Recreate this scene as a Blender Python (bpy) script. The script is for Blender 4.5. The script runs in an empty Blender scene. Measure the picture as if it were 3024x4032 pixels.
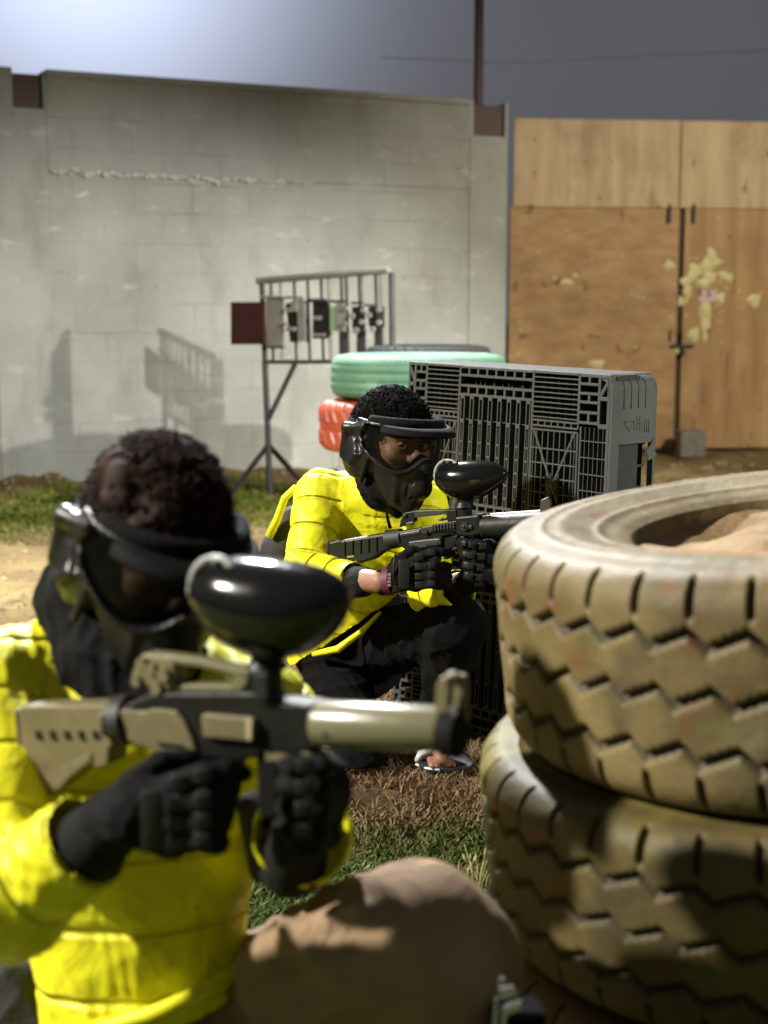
import bpy, math, random
import numpy as np
from mathutils import Vector, noise as mnoise
random.seed(7); rng = np.random.default_rng(7)
scn = bpy.context.scene
COL = scn.collection
# ------------------------------------------------------------------ camera
F_PX, CX, CY, HOR, CAMH = 5600.0, 1512.0, 2016.0, 1250.0, 1.12   # units of the 3024x4032 frame
PITCH = math.atan((CY - HOR) / F_PX)
cam = bpy.data.cameras.new("camera"); cam_o = bpy.data.objects.new("camera", cam); COL.objects.link(cam_o)
cam.sensor_fit = 'VERTICAL'; cam.sensor_height = 36.0; cam.lens = F_PX / 4032 * 36.0
cam.clip_start = 0.05; cam.clip_end = 500
cam_o.location = (0, 0, CAMH); cam_o.rotation_euler = (math.pi / 2 - PITCH, 0, 0)
cam.dof.use_dof = True; cam.dof.focus_distance = 3.42; cam.dof.aperture_fstop = 3.0
scn.camera = cam_o
# ------------------------------------------------------------------ colour management
scn.view_settings.view_transform = 'Standard'; scn.view_settings.look = 'None'
scn.view_settings.exposure = 0.14; scn.view_settings.gamma = 1.0
# ------------------------------------------------------------------ night sky
W = bpy.data.worlds.new("World"); scn.world = W; W.use_nodes = True
wn = W.node_tree.nodes; wl = W.node_tree.links; wn.clear()
def wnode(t, **k):
    n = wn.new(t)
    for a, b in k.items(): setattr(n, a, b)
    return n
def raydir(px, py):
    v = (CY - py) / F_PX; u = (px - CX) / F_PX
    c, s = math.cos(PITCH), math.sin(PITCH)
    return np.array([u, c + v * s, -s + v * c])
gd = raydir(330, -300); gd = gd / np.linalg.norm(gd)      # the floodlight whose air glow shows over the wall
tc = wnode('ShaderNodeTexCoord')
dot = wnode('ShaderNodeVectorMath', operation='DOT_PRODUCT'); dot.inputs[1].default_value = gd
wl.new(tc.outputs['Generated'], dot.inputs[0])
sub = wnode('ShaderNodeMath', operation='SUBTRACT'); sub.inputs[1].default_value = 1.0
mul = wnode('ShaderNodeMath', operation='MULTIPLY'); mul.inputs[1].default_value = 120.0
ex = wnode('ShaderNodeMath', operation='EXPONENT')
wl.new(dot.outputs['Value'], sub.inputs[0]); wl.new(sub.outputs[0], mul.inputs[0]); wl.new(mul.outputs[0], ex.inputs[0])
nz = wnode('ShaderNodeTexNoise'); nz.inputs['Scale'].default_value = 5.0; nz.inputs['Detail'].default_value = 3.0
wl.new(tc.outputs['Generated'], nz.inputs['Vector'])
base = wnode('ShaderNodeMixRGB'); base.inputs[1].default_value = (.072, .073, .082, 1); base.inputs[2].default_value = (.105, .106, .118, 1)
wl.new(nz.outputs['Fac'], base.inputs[0])
glow = wnode('ShaderNodeMixRGB', blend_type='ADD'); glow.inputs[2].default_value = (.74, .83, 1.1, 1)
wl.new(ex.outputs[0], glow.inputs[0]); wl.new(base.outputs[0], glow.inputs[1])
bg = wnode('ShaderNodeBackground'); bg.inputs['Strength'].default_value = 1.0
out = wnode('ShaderNodeOutputWorld')
wl.new(glow.outputs[0], bg.inputs['Color']); wl.new(bg.outputs[0], out.inputs['Surface'])
# ------------------------------------------------------------------ floodlights of the field (fixtures stand outside the picture), plus an added gate fill
def flood(name, loc, target, power, col, size, spot=100):
    l = bpy.data.lights.new(name, 'SPOT'); l.energy = power; l.color = col; l.shadow_soft_size = size
    l.spot_size = math.radians(spot); l.spot_blend = 0.6
    o = bpy.data.objects.new(name, l); COL.objects.link(o); o.location = loc
    o.rotation_euler = (Vector(target) - Vector(loc)).to_track_quat('-Z', 'Y').to_euler()
    return o
flood("floodlight_key", (-7.0, .95, 5.4), (.2, 2.3, .2), 6300, (1, .95, .84), .16, 76)
flood("floodlight_beyond_wall", (-2.0, 10.6, 7.6), (0, 2.4, .3), 11500, (.96, .98, 1), .22, 62)
flood("floodlight_field", (9.7, 2.3, 3.8), (-2.8, 9.8, -1.8), 4600, (1, .98, .91), .10, 36)
flood("floodlight_field", (6.3, -1.3, 4.2), (-1.3, 9.6, -1.7), 5200, (1, .98, .91), .10, 36)
flood("gate_fill_light", (5.0, 3.0, 4.6), (2.7, 11.4, -1.0), 2300, (1, .92, .74), .15, 60)  # added lamp that brightens the gate

# ================================================================== helpers
def P(px, py, Y):
    d = raydir(px, py); t = Y / d[1]
    return np.array([d[0] * t, Y, CAMH + d[2] * t])
def G(px, py, z=0.0):
    d = raydir(px, py); t = (z - CAMH) / d[2]
    return np.array([d[0] * t, d[1] * t, z])
def nrm(v): v = np.asarray(v, float); return v / np.linalg.norm(v)
class Plane:                                   # a tilted plane through three image measurements with real depth
    def __init__(s, a, b, lean=0.0):
        s.o = np.array(a); e = nrm(np.array(b) - s.o)
        up = nrm(np.array([0, lean, 1.0])); s.n = nrm(np.cross(up, e)); s.e = nrm(np.cross(s.n, up)) ; s.u = up
        if s.n[1] < 0: s.n = -s.n              # away from the camera
    def __call__(s, px, py, t=0.0):
        d = raydir(px, py); c = np.array([0, 0, CAMH])
        k = np.dot(s.o - c, s.n) / np.dot(d, s.n)
        return c + d * k + s.n * t

ORI = {}
def empty(name, loc, label, cat, group=None):
    o = bpy.data.objects.new(name, None); COL.objects.link(o); o.location = loc; o.empty_display_size = .1
    o['label'] = label; o['category'] = cat
    if group: o['group'] = group
    ORI[o.name] = np.array(loc, float)
    return o
def mk(name, V, Fc, mat, parent=None, smooth=True, bevel=0, auto=None, origin=None):
    V = np.asarray(V, float).reshape(-1, 3)
    if parent is not None: org = ORI[parent.name]
    elif origin is not None: org = np.asarray(origin, float)
    else: org = np.array([V[:, 0].mean(), V[:, 1].mean(), V[:, 2].min()])
    me = bpy.data.meshes.new(name)
    Vl = (V - org).astype(np.float32)
    if isinstance(Fc, np.ndarray):
        n, k = Fc.shape
        me.vertices.add(len(Vl)); me.vertices.foreach_set('co', Vl.ravel())
        me.loops.add(n * k); me.loops.foreach_set('vertex_index', Fc.astype(np.int32).ravel())
        me.polygons.add(n); me.polygons.foreach_set('loop_start', np.arange(0, n * k, k, dtype=np.int32))
        me.update(calc_edges=True)
    else:
        me.from_pydata([tuple(v) for v in Vl], [], [tuple(f) for f in Fc])
    me.validate(); me.update()
    for m in (mat if isinstance(mat, list) else [mat]): me.materials.append(m)
    me.polygons.foreach_set('use_smooth', np.full(len(me.polygons), smooth))
    o = bpy.data.objects.new(name, me); COL.objects.link(o)
    if parent is not None:
        o.parent = parent
    else: o.location = org
    ORI[o.name] = org
    if bevel:
        b = o.modifiers.new('bevel', 'BEVEL'); b.width = bevel; b.segments = 2; b.limit_method = 'ANGLE'; b.angle_limit = math.radians(35)
    if auto:
        me.set_sharp_from_angle(angle=math.radians(auto))
    return o
def tag(o, label, cat, group=None, kind=None):
    o['label'] = label; o['category'] = cat
    if group: o['group'] = group
    if kind: o['kind'] = kind
    return o
class MB:                                      # collects shapes of ONE part
    def __init__(s): s.v = []; s.f = []
    def add(s, V, Fc):
        b = len(s.v); s.v += [tuple(map(float, x)) for x in V]; s.f += [tuple(int(i) + b for i in f) for f in Fc]; return s
    def hexa(s, c8):                           # 8 corners: 4 front ccw, 4 back
        return s.add(c8, [(0, 1, 2, 3), (7, 6, 5, 4), (0, 4, 5, 1), (1, 5, 6, 2), (2, 6, 7, 3), (3, 7, 4, 0)])
    def box(s, lo, hi, R=None, o=(0, 0, 0)):
        x0, y0, z0 = lo; x1, y1, z1 = hi
        c = np.array([(x0, y0, z0), (x1, y0, z0), (x1, y0, z1), (x0, y0, z1), (x0, y1, z0), (x1, y1, z0), (x1, y1, z1), (x0, y1, z1)], float)
        if R is not None: c = c @ np.asarray(R).T
        return s.hexa(c + np.asarray(o))
    def tube(s, pts, rad, seg=10, cap=True, sq=None):
        pts = [np.asarray(p, float) for p in pts]; n = len(pts)
        rad = [rad] * n if np.isscalar(rad) else rad
        prev = None; rings = []
        for i in range(n):
            t = nrm(pts[min(i + 1, n - 1)] - pts[max(i - 1, 0)])
            if prev is None:
                a = np.array([0, 0, 1.]) if abs(t[2]) < .9 else np.array([1., 0, 0])
                u = nrm(np.cross(a, t))
            else: u = nrm(prev - t * np.dot(prev, t))
            prev = u; w = np.cross(t, u)
            rings.append([pts[i] + rad[i] * (math.cos(q) * u + math.sin(q) * w) for q in np.arange(seg) * 2 * math.pi / seg])
        V = [p for r in rings for p in r]; Fc = []
        for i in range(n - 1):
            for j in range(seg):
                k = (j + 1) % seg
                Fc.append((i * seg + j, i * seg + k, (i + 1) * seg + k, (i + 1) * seg + j))
        if cap: Fc += [tuple(range(seg))[::-1], tuple((n - 1) * seg + j for j in range(seg))]
        return s.add(V, Fc)
    def prism(s, poly, plane, t0, t1):         # outline on a plane, given real thickness
        a = [plane(x, y, t0) for x, y in poly]; b = [plane(x, y, t1) for x, y in poly]; n = len(poly)
        return s.add(a + b, [tuple(range(n)), tuple(range(n, 2 * n))[::-1]] + [(i, i + n, (i + 1) % n + n, (i + 1) % n) for i in range(n)])
    def build(s, name, mat, parent=None, **k): return mk(name, s.v, s.f, mat, parent, **k)

# ---------------- implicit surfaces on a grid (continuous organic bodies)
class Grid:
    def __init__(s, lo, hi, h, R=None, o=None):
        s.lo = np.array(lo, float); s.h = h
        s.n = (np.ceil((np.array(hi) - s.lo) / h)).astype(int) + 1
        s.V = np.full(tuple(s.n), .2, np.float32)
        s.R = R; s.o = o                       # local -> world
    def sub(s, lo, hi):
        a = np.clip(np.floor((np.array(lo) - s.lo) / s.h).astype(int), 0, s.n); b = np.clip(np.ceil((np.array(hi) - s.lo) / s.h).astype(int) + 1, 0, s.n)
        if np.any(b - a < 1): return None
        sl = tuple(slice(i, j) for i, j in zip(a, b))
        ax = [(s.lo[k] + s.h * np.arange(a[k], b[k])).astype(np.float32) for k in range(3)]
        X, Y, Z = np.meshgrid(*ax, indexing='ij')
        return sl, X, Y, Z
    def apply(s, lo, hi, fn, k=0.0, mode='add'):
        m = k + 4 * s.h
        q = s.sub(np.array(lo) - m, np.array(hi) + m)
        if q is None: return
        sl, X, Y, Z = q; d = fn(X, Y, Z); a = s.V[sl]
        if mode == 'sub': d = -d
        if mode in ('sub', 'and'):
            if k > 0:
                h = np.maximum(k - np.abs(a - d), 0) / k; r = np.maximum(a, d) + h * h * k * .25
            else: r = np.maximum(a, d)
        else:
            if k > 0:
                h = np.maximum(k - np.abs(a - d), 0) / k; r = np.minimum(a, d) - h * h * k * .25
            else: r = np.minimum(a, d)
        s.V[sl] = r
    def cone(s, p0, p1, r0, r1, k=.0, mode='add', flat=None, quilt=None, s0=0.0):
        p0 = np.asarray(p0, float); p1 = np.asarray(p1, float); d = p1 - p0; L = np.linalg.norm(d); dd = d / max(L, 1e-9)
        m = max(r0, r1) * 1.05
        def fn(X, Y, Z):
            x, y, z = X - p0[0], Y - p0[1], Z - p0[2]
            t = np.clip((x * dd[0] + y * dd[1] + z * dd[2]) / L, 0, 1)
            x = x - t * d[0]; y = y - t * d[1]; z = z - t * d[2]
            if flat is not None:
                e, f = flat; c = (x * e[0] + y * e[1] + z * e[2]) * (1 / f - 1)
                x, y, z = x + c * e[0], y + c * e[1], z + c * e[2]
            r = np.sqrt(x * x + y * y + z * z) - (r0 + (r1 - r0) * t)
            if quilt:
                per, amp = quilt
                r = r - amp * (np.abs(np.sin((s0 + t * L) * math.pi / per)) ** .45 - .6)
            return r
        s.apply(np.minimum(p0, p1) - m, np.maximum(p0, p1) + m, fn, k, mode)
        return s0 + L
    def chain(s, pts, rads, k=.02, **kw):
        q = 0.0
        for i in range(len(pts) - 1): q = s.cone(pts[i], pts[i + 1], rads[i], rads[i + 1], k=k, s0=q, **kw)
    def ell(s, c, rad, R=None, k=.0, mode='add'):
        c = np.asarray(c, float); rad = np.asarray(rad, float); Rm = np.eye(3) if R is None else np.asarray(R, float)  # columns = axes
        def fn(X, Y, Z):
            x, y, z = X - c[0], Y - c[1], Z - c[2]
            l = [x * Rm[0, i] + y * Rm[1, i] + z * Rm[2, i] for i in range(3)]
            k0 = np.sqrt(sum((l[i] / rad[i]) ** 2 for i in range(3))); k1 = np.sqrt(sum((l[i] / rad[i] ** 2) ** 2 for i in range(3)))
            return k0 * (k0 - 1) / np.maximum(k1, 1e-6)
        m = rad.max(); s.apply(c - m, c + m, fn, k, mode)
    def rbox(s, c, half, rnd, R=None, k=.0, mode='add'):
        c = np.asarray(c, float); hf = np.asarray(half, float) - rnd; Rm = np.eye(3) if R is None else np.asarray(R, float)
        def fn(X, Y, Z):
            x, y, z = X - c[0], Y - c[1], Z - c[2]
            q = [np.abs(x * Rm[0, i] + y * Rm[1, i] + z * Rm[2, i]) - hf[i] for i in range(3)]
            return np.sqrt(sum(np.maximum(a, 0) ** 2 for a in q)) + np.minimum(np.maximum(np.maximum(q[0], q[1]), q[2]), 0) - rnd
        m = np.linalg.norm(half); s.apply(c - m, c + m, fn, k, mode)
    def cut(s, p, n, k=0.0):                   # keep the side opposite n
        p = np.asarray(p, float); n = nrm(n); hi = s.lo + s.h * s.n
        s.apply(s.lo, hi, lambda X, Y, Z: (X - p[0]) * n[0] + (Y - p[1]) * n[1] + (Z - p[2]) * n[2], k, 'and')
    def mesh(s):
        V = s.V.copy()
        V[0] = V[-1] = .1; V[:, 0] = V[:, -1] = .1; V[:, :, 0] = V[:, :, -1] = .1
        S = V < 0
        c = [S[dx:S.shape[0] - 1 + dx, dy:S.shape[1] - 1 + dy, dz:S.shape[2] - 1 + dz] for dx in (0, 1) for dy in (0, 1) for dz in (0, 1)]
        al = np.logical_and.reduce(c); an = np.logical_or.reduce(c); act = an & ~al
        I = np.argwhere(act); m = -np.ones(act.shape, np.int64); m[act] = np.arange(len(I))
        cv = {}
        for dx in (0, 1):
            for dy in (0, 1):
                for dz in (0, 1): cv[dx, dy, dz] = V[I[:, 0] + dx, I[:, 1] + dy, I[:, 2] + dz]
        acc = np.zeros((len(I), 3)); cnt = np.zeros(len(I))
        for a in range(3):
            for p in (0, 1):
                for q in (0, 1):
                    o0 = [0, 0, 0]; o0[(a + 1) % 3] = p; o0[(a + 2) % 3] = q; o1 = list(o0); o1[a] = 1
                    A, B = cv[tuple(o0)], cv[tuple(o1)]; mk_ = (A < 0) != (B < 0)
                    t = A / np.where(mk_, A - B, 1); pos = np.tile(np.array(o0, float), (len(I), 1)); pos[:, a] = t
                    acc[mk_] += pos[mk_]; cnt[mk_] += 1
        P_ = (I + acc / cnt[:, None]) * s.h + s.lo
        Q = []
        for a in range(3):
            b, c_ = (a + 1) % 3, (a + 2) % 3
            s0 = [slice(None)] * 3; s1 = [slice(None)] * 3; s0[a] = slice(0, -1); s1[a] = slice(1, None)
            A, B = S[tuple(s0)], S[tuple(s1)]; E = np.argwhere(A != B)
            E = E[(E[:, b] >= 1) & (E[:, c_] >= 1) & (E[:, b] < S.shape[b] - 1) & (E[:, c_] < S.shape[c_] - 1)]
            ins = A[tuple(E.T)]
            def cell(db, dc):
                T = E.copy(); T[:, b] += db; T[:, c_] += dc; return m[tuple(T.T)]
            q = np.stack([cell(-1, -1), cell(0, -1), cell(0, 0), cell(-1, 0)], 1)
            q[~ins] = q[~ins][:, ::-1]; Q.append(q)
        Q = np.concatenate(Q)
        if s.R is not None: P_ = P_ @ np.asarray(s.R).T + np.asarray(s.o)
        return P_, Q
def vnormals(V, Q):
    a, b, c, d = (V[Q[:, i]] for i in range(4)); n = np.cross(c - a, d - b); N = np.zeros_like(V)
    for i in range(4): np.add.at(N, Q[:, i], n)
    return N / np.maximum(np.linalg.norm(N, axis=1, keepdims=True), 1e-12)
def folds(V, Q, amp, freq, seed, dirs=None):   # crumpled cloth: a few warped ridges along the normal
    r = np.random.default_rng(seed); N = vnormals(V, Q); D = np.zeros(len(V))
    wp = np.stack([np.sin(V @ r.normal(size=3) * freq * .35 + r.uniform(0, 6)) for _ in range(3)], 1)
    for i in range(5):
        k = nrm(r.normal(size=3)) if dirs is None else nrm(np.array(dirs[i % len(dirs)]) + r.normal(size=3) * .25)
        ph = V @ k * freq * r.uniform(.7, 1.5) + wp @ r.normal(size=3) * 1.1 + r.uniform(0, 6)
        msk = .5 + .5 * np.sin(V @ nrm(r.normal(size=3)) * freq * .3 + r.uniform(0, 6))
        D += (1 - 2 * np.abs(np.sin(ph)) ** .7) * msk
    return V + N * (D * amp)[:, None]
def quilt(V, Q, chains, amp):                  # stitched rows of a puffer jacket: coordinate q along each limb
    best = np.full(len(V), 1e9); q = np.zeros(len(V))
    for pts, rads, per, q0 in chains:
        s = q0 * per
        for i in range(len(pts) - 1):
            a = np.asarray(pts[i], float); d = np.asarray(pts[i + 1], float) - a; L = np.linalg.norm(d)
            tr = (V - a) @ d / L ** 2; t = np.clip(tr, 0, 1); te = np.clip(tr, -.35 if i == 0 else 0, 1.35 if i == len(pts) - 2 else 1)
            r = np.linalg.norm(V - a - t[:, None] * d, axis=1) - (rads[i] + (rads[i + 1] - rads[i]) * t)
            m = r < best; best[m] = r[m]; q[m] = ((s + te * L) / per)[m]; s += L
    N = vnormals(V, Q)
    return V + N * (amp * (np.abs(np.sin(q * math.pi)) ** .5 - .75))[:, None], q
def put_attr(o, name, arr):
    a = o.data.attributes.new(name, 'FLOAT', 'POINT'); a.data.foreach_set('value', np.asarray(arr, np.float32))
def relax(V, Q, it=1, lam=.5):
    for _ in range(it):
        A = np.zeros_like(V); c = np.zeros(len(V))
        for i in range(4):
            j = (i + 1) % 4
            np.add.at(A, Q[:, i], V[Q[:, j]]); np.add.at(A, Q[:, j], V[Q[:, i]]); np.add.at(c, Q[:, i], 1); np.add.at(c, Q[:, j], 1)
        V = V * (1 - lam) + lam * A / np.maximum(c, 1)[:, None]
    return V

# ================================================================== materials
def mat(name, col, rough=.6, metal=0, spec=.5, var=None, vscale=6, bump=0, bscale=60, coat=0, detail=4, coords='Object', var2=None, v2scale=1.5, v2lo=.5, v2hi=.62, trans=0, alpha=1, stretch=None, sheen=0):
    m = bpy.data.materials.new(name); m.use_nodes = True; n = m.node_tree.nodes; l = m.node_tree.links
    b = n['Principled BSDF']; b.inputs['Base Color'].default_value = (*col, 1); b.inputs['Roughness'].default_value = rough
    b.inputs['Metallic'].default_value = metal; b.inputs['Specular IOR Level'].default_value = spec; b.inputs['Coat Weight'].default_value = coat
    b.inputs['Transmission Weight'].default_value = trans; b.inputs['Alpha'].default_value = alpha; b.inputs['Sheen Weight'].default_value = sheen
    t = n.new('ShaderNodeTexCoord'); vec = t.outputs[coords]
    if stretch:
        mp = n.new('ShaderNodeMapping'); mp.inputs['Scale'].default_value = stretch; l.new(vec, mp.inputs['Vector']); vec = mp.outputs[0]
    cur = None
    if var:
        z = n.new('ShaderNodeTexNoise'); z.inputs['Scale'].default_value = vscale; z.inputs['Detail'].default_value = detail; z.inputs['Roughness'].default_value = .6
        l.new(vec, z.inputs['Vector'])
        r = n.new('ShaderNodeValToRGB'); r.color_ramp.elements[0].position = .36; r.color_ramp.elements[1].position = .64
        r.color_ramp.elements[0].color = (*col, 1); r.color_ramp.elements[1].color = (*var, 1)
        l.new(z.outputs['Fac'], r.inputs[0]); cur = r.outputs[0]
        l.new(cur, b.inputs['Base Color'])
    if var2:
        z = n.new('ShaderNodeTexNoise'); z.inputs['Scale'].default_value = v2scale; z.inputs['Detail'].default_value = 5; z.inputs['Roughness'].default_value = .65
        l.new(vec, z.inputs['Vector'])
        r = n.new('ShaderNodeValToRGB'); r.color_ramp.elements[0].position = v2lo; r.color_ramp.elements[1].position = v2hi
        l.new(z.outputs['Fac'], r.inputs[0])
        x = n.new('ShaderNodeMixRGB'); x.inputs[2].default_value = (*var2, 1)
        if cur: l.new(cur, x.inputs[1])
        else: x.inputs[1].default_value = (*col, 1)
        l.new(r.outputs[0], x.inputs[0]); l.new(x.outputs[0], b.inputs['Base Color'])
    if bump:
        z = n.new('ShaderNodeTexNoise'); z.inputs['Scale'].default_value = bscale; z.inputs['Detail'].default_value = 5
        l.new(vec, z.inputs['Vector'])
        q = n.new('ShaderNodeBump'); q.inputs['Strength'].default_value = bump; q.inputs['Distance'].default_value = .01
        l.new(z.outputs['Fac'], q.inputs['Height']); l.new(q.outputs[0], b.inputs['Normal'])
    return m
def add_spots(m, scale, lo, hi, col, amt=1.0, stretch=None):
    n = m.node_tree.nodes; l = m.node_tree.links; bs = n['Principled BSDF']; src = bs.inputs['Base Color'].links[0].from_socket
    z = n.new('ShaderNodeTexNoise'); z.inputs['Scale'].default_value = scale; z.inputs['Detail'].default_value = 4
    tcn = [q for q in n if q.type == 'TEX_COORD'][0]; vec = tcn.outputs['Object']
    if stretch: mp = n.new('ShaderNodeMapping'); mp.inputs['Scale'].default_value = stretch; l.new(vec, mp.inputs['Vector']); vec = mp.outputs[0]
    l.new(vec, z.inputs['Vector'])
    r = n.new('ShaderNodeValToRGB'); r.color_ramp.elements[0].position = lo; r.color_ramp.elements[1].position = hi; r.color_ramp.elements[1].color = (amt, amt, amt, 1); l.new(z.outputs['Fac'], r.inputs[0])
    x = n.new('ShaderNodeMixRGB'); x.inputs[2].default_value = (*col, 1); l.new(r.outputs[0], x.inputs[0]); l.new(src, x.inputs[1]); l.new(x.outputs[0], bs.inputs['Base Color'])
def add_seams(m):
    n = m.node_tree.nodes; l = m.node_tree.links; b = n['Principled BSDF']
    at = n.new('ShaderNodeAttribute'); at.attribute_name = 'quilt'
    f = n.new('ShaderNodeMath'); f.operation = 'FRACT'; l.new(at.outputs['Fac'], f.inputs[0])
    s = n.new('ShaderNodeMath'); s.operation = 'SUBTRACT'; s.inputs[1].default_value = .5; l.new(f.outputs[0], s.inputs[0])
    a = n.new('ShaderNodeMath'); a.operation = 'ABSOLUTE'; l.new(s.outputs[0], a.inputs[0])
    r = n.new('ShaderNodeMapRange'); r.interpolation_type = 'SMOOTHSTEP'; r.inputs['From Min'].default_value = .41; r.inputs['From Max'].default_value = .5
    r.inputs['To Min'].default_value = 1; r.inputs['To Max'].default_value = 0; l.new(a.outputs[0], r.inputs['Value'])
    q = n.new('ShaderNodeBump'); q.inputs['Strength'].default_value = 1; q.inputs['Distance'].default_value = .006
    l.new(r.outputs[0], q.inputs['Height'])
    old = b.inputs['Normal'].links[0].from_socket if b.inputs['Normal'].links else None
    if old: l.new(old, q.inputs['Normal'])
    l.new(q.outputs[0], b.inputs['Normal'])
M = {}
M['yellow'] = mat('yellow nylon shell', (.78, .74, .008), .50, spec=.35, var=(.72, .69, .010), vscale=3, bump=.35, bscale=28, sheen=.05)
add_seams(M['yellow'])
for n_ in M['yellow'].node_tree.nodes:
    if n_.type == 'BUMP' and n_.inputs['Height'].links[0].from_node.type == 'TEX_NOISE':
        z_ = n_.inputs['Height'].links[0].from_node; z_.inputs['Scale'].default_value = 11; z_.inputs['Distortion'].default_value = 1.6; z_.inputs['Detail'].default_value = 6; n_.inputs['Strength'].default_value = .55; n_.inputs['Distance'].default_value = .012
add_spots(M['yellow'], 9, .60, .74, (.42, .36, .03), .45); add_spots(M['yellow'], 45, .68, .73, (.30, .24, .05), .5)
M['yellow_soft'] = mat('yellow nylon lining', (.66, .62, .02), .6, spec=.3, bump=.2, bscale=40)
M['black_cloth'] = mat('black knit cloth', (.006, .006, .006), .92, spec=.15, bump=.3, bscale=90)
M['black_rib'] = mat('black ribbed cuff', (.010, .010, .009), .9, spec=.2, bump=.4, bscale=160)
M['trouser_black'] = mat('black trouser cloth', (.0045, .0045, .0045), .95, spec=.12, bump=.3, bscale=50)
M['trouser_tan'] = mat('tan brown trouser cloth', (.29, .20, .125), .85, spec=.12, var=(.25, .17, .10), vscale=5, bump=.25, bscale=60)
for n_ in M['trouser_tan'].node_tree.nodes:
    if n_.type == 'BUMP':
        z_ = n_.inputs['Height'].links[0].from_node; z_.inputs['Scale'].default_value = 6; z_.inputs['Distortion'].default_value = 2.2; z_.inputs['Detail'].default_value = 7; n_.inputs['Strength'].default_value = .8; n_.inputs['Distance'].default_value = .02
M['mask'] = mat('black moulded rubber mask', (.007, .007, .007), .38, spec=.38, var=(.010, .010, .009), vscale=14, bump=.12, bscale=120)
M['mask_frame'] = mat('black goggle frame plastic', (.004, .004, .004), .75, spec=.15, bump=.05, bscale=80)
M['gloss_black'] = mat('glossy black hopper shell', (.005, .005, .005), .14, spec=.45, bump=.03, bscale=20)
M['lid'] = mat('greyish white lid rim', (.30, .31, .28), .45, var=(.2, .21, .19), vscale=20)
M['gun_black'] = mat('matt black gun metal', (.006, .006, .0055), .45, spec=.3, var=(.010, .010, .009), vscale=30, bump=.1, bscale=90)
M['gun_green'] = mat('dark olive polymer', (.014, .016, .009), .5, spec=.3, var=(.010, .011, .007), vscale=12, bump=.1, bscale=80)
M['gun_grey'] = mat('worn grey gun metal', (.045, .046, .036), .45, spec=.4, var=(.028, .029, .023), vscale=25, bump=.1, bscale=80)
M['gun_tan'] = mat('tan painted polymer', (.18, .15, .08), .45, spec=.35, var=(.145, .12, .062), vscale=12, bump=.1, bscale=60)
M['gun_tan_shroud'] = mat('olive tan barrel shroud', (.17, .155, .085), .30, spec=.6, var=(.15, .135, .075), vscale=9, bump=.04, bscale=60)
add_spots(M['gun_tan'], 30, .60, .70, (.09, .07, .04), .6); add_spots(M['gun_tan_shroud'], 22, .62, .72, (.08, .07, .04), .5)
M['glove'] = mat('black glove cloth', (.005, .005, .0055), .85, spec=.15, var=(.008, .008, .009), vscale=30, bump=.4, bscale=120)
M['glove_pad'] = mat('charcoal rubber glove pad', (.016, .017, .018), .45, spec=.35, bump=.1, bscale=60)
M['skin'] = mat('brown skin', (.30, .155, .095), .5, spec=.4, var=(.26, .13, .08), vscale=25, bump=.15, bscale=200)
M['lip'] = mat('dark lips', (.18, .07, .05), .5)
M['eye_white'] = mat('eye white', (.80, .77, .74), .2, spec=.6)
M['iris'] = mat('dark brown iris', (.012, .006, .004), .12, spec=.7)
M['hair_black'] = mat('black curly hair', (.004, .003, .0025), .8, spec=.12)
M['hair_brown'] = mat('dark brown curly hair', (.022, .011, .007), .75, spec=.18, var=(.030, .015, .010), vscale=20)
M['pink'] = mat('dark pink wristband', (.11, .018, .04), .6)
M['pink_mark'] = mat('pale pink print', (.42, .2, .25), .6)
M['red'] = mat('red tag', (.30, .02, .025), .6)
M['white_rubber'] = mat('white sandal strap', (.7, .72, .70), .35)
M['shoe_black'] = mat('black shoe canvas', (.010, .010, .010), .8, bump=.3, bscale=90)
M['shoe_white'] = mat('white shoe stripe', (.62, .62, .56), .55)
M['pallet'] = mat('dark grey moulded plastic', (.056, .058, .053), .5, spec=.3, var=(.046, .048, .043), vscale=7, bump=.08, bscale=40)
M['pallet_shade'] = mat('dark grey plastic with painted shade', (.022, .023, .021), .6, spec=.25, var=(.016, .016, .015), vscale=9)  # darker copy of the pallet plastic, shade of the inside put into the colour
M['paint_green'] = mat('green painted tyre rubber', (.055, .145, .085), .65, var=(.075, .18, .11), vscale=5, bump=.2, bscale=30, var2=(.26, .33, .25), v2scale=6, v2lo=.58, v2hi=.72)
M['paint_red'] = mat('orange red painted tyre rubber', (.33, .058, .02), .42, spec=.45, var=(.26, .042, .018), vscale=6, bump=.2, bscale=30)
M['paint_white'] = mat('dirty white painted tyre rubber', (.42, .41, .37), .6, var=(.3, .29, .26), vscale=6, bump=.2, bscale=30)
M['tyre_black'] = mat('black tyre rubber', (.02, .02, .02), .7, var=(.03, .03, .03), vscale=8)
M['rack'] = mat('dark grey steel tube', (.045, .043, .045), .55, var=(.07, .066, .066), vscale=9)
M['rack_light'] = mat('light grey painted steel', (.36, .35, .31), .5, var=(.28, .27, .24), vscale=9)
M['rust'] = mat('dark red rusted plate', (.085, .020, .018), .7, var=(.06, .016, .015), vscale=8, bump=.2, bscale=40)
M['rack_green'] = mat('pale green target flap', (.30, .48, .28), .6)
M['brown_steel'] = mat('red brown primed steel', (.10, .055, .05), .6, var=(.085, .05, .048), vscale=4)
M['concrete'] = mat('grey concrete', (.22, .20, .17), .9, var=(.16, .145, .12), vscale=14, bump=.4, bscale=60)
M['iron'] = mat('black iron', (.015, .014, .013), .6)
M['splat'] = mat('dried pale yellow paint', (.62, .56, .26), .5, var=(.55, .5, .22), vscale=8)
M['sign_pale'] = mat('pale pink sticker', (.52, .40, .36), .5)
M['sign_red'] = mat('faded red print', (.30, .07, .06), .6)
M['cable'] = mat('grey cable', (.55, .55, .58), .5)
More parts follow.
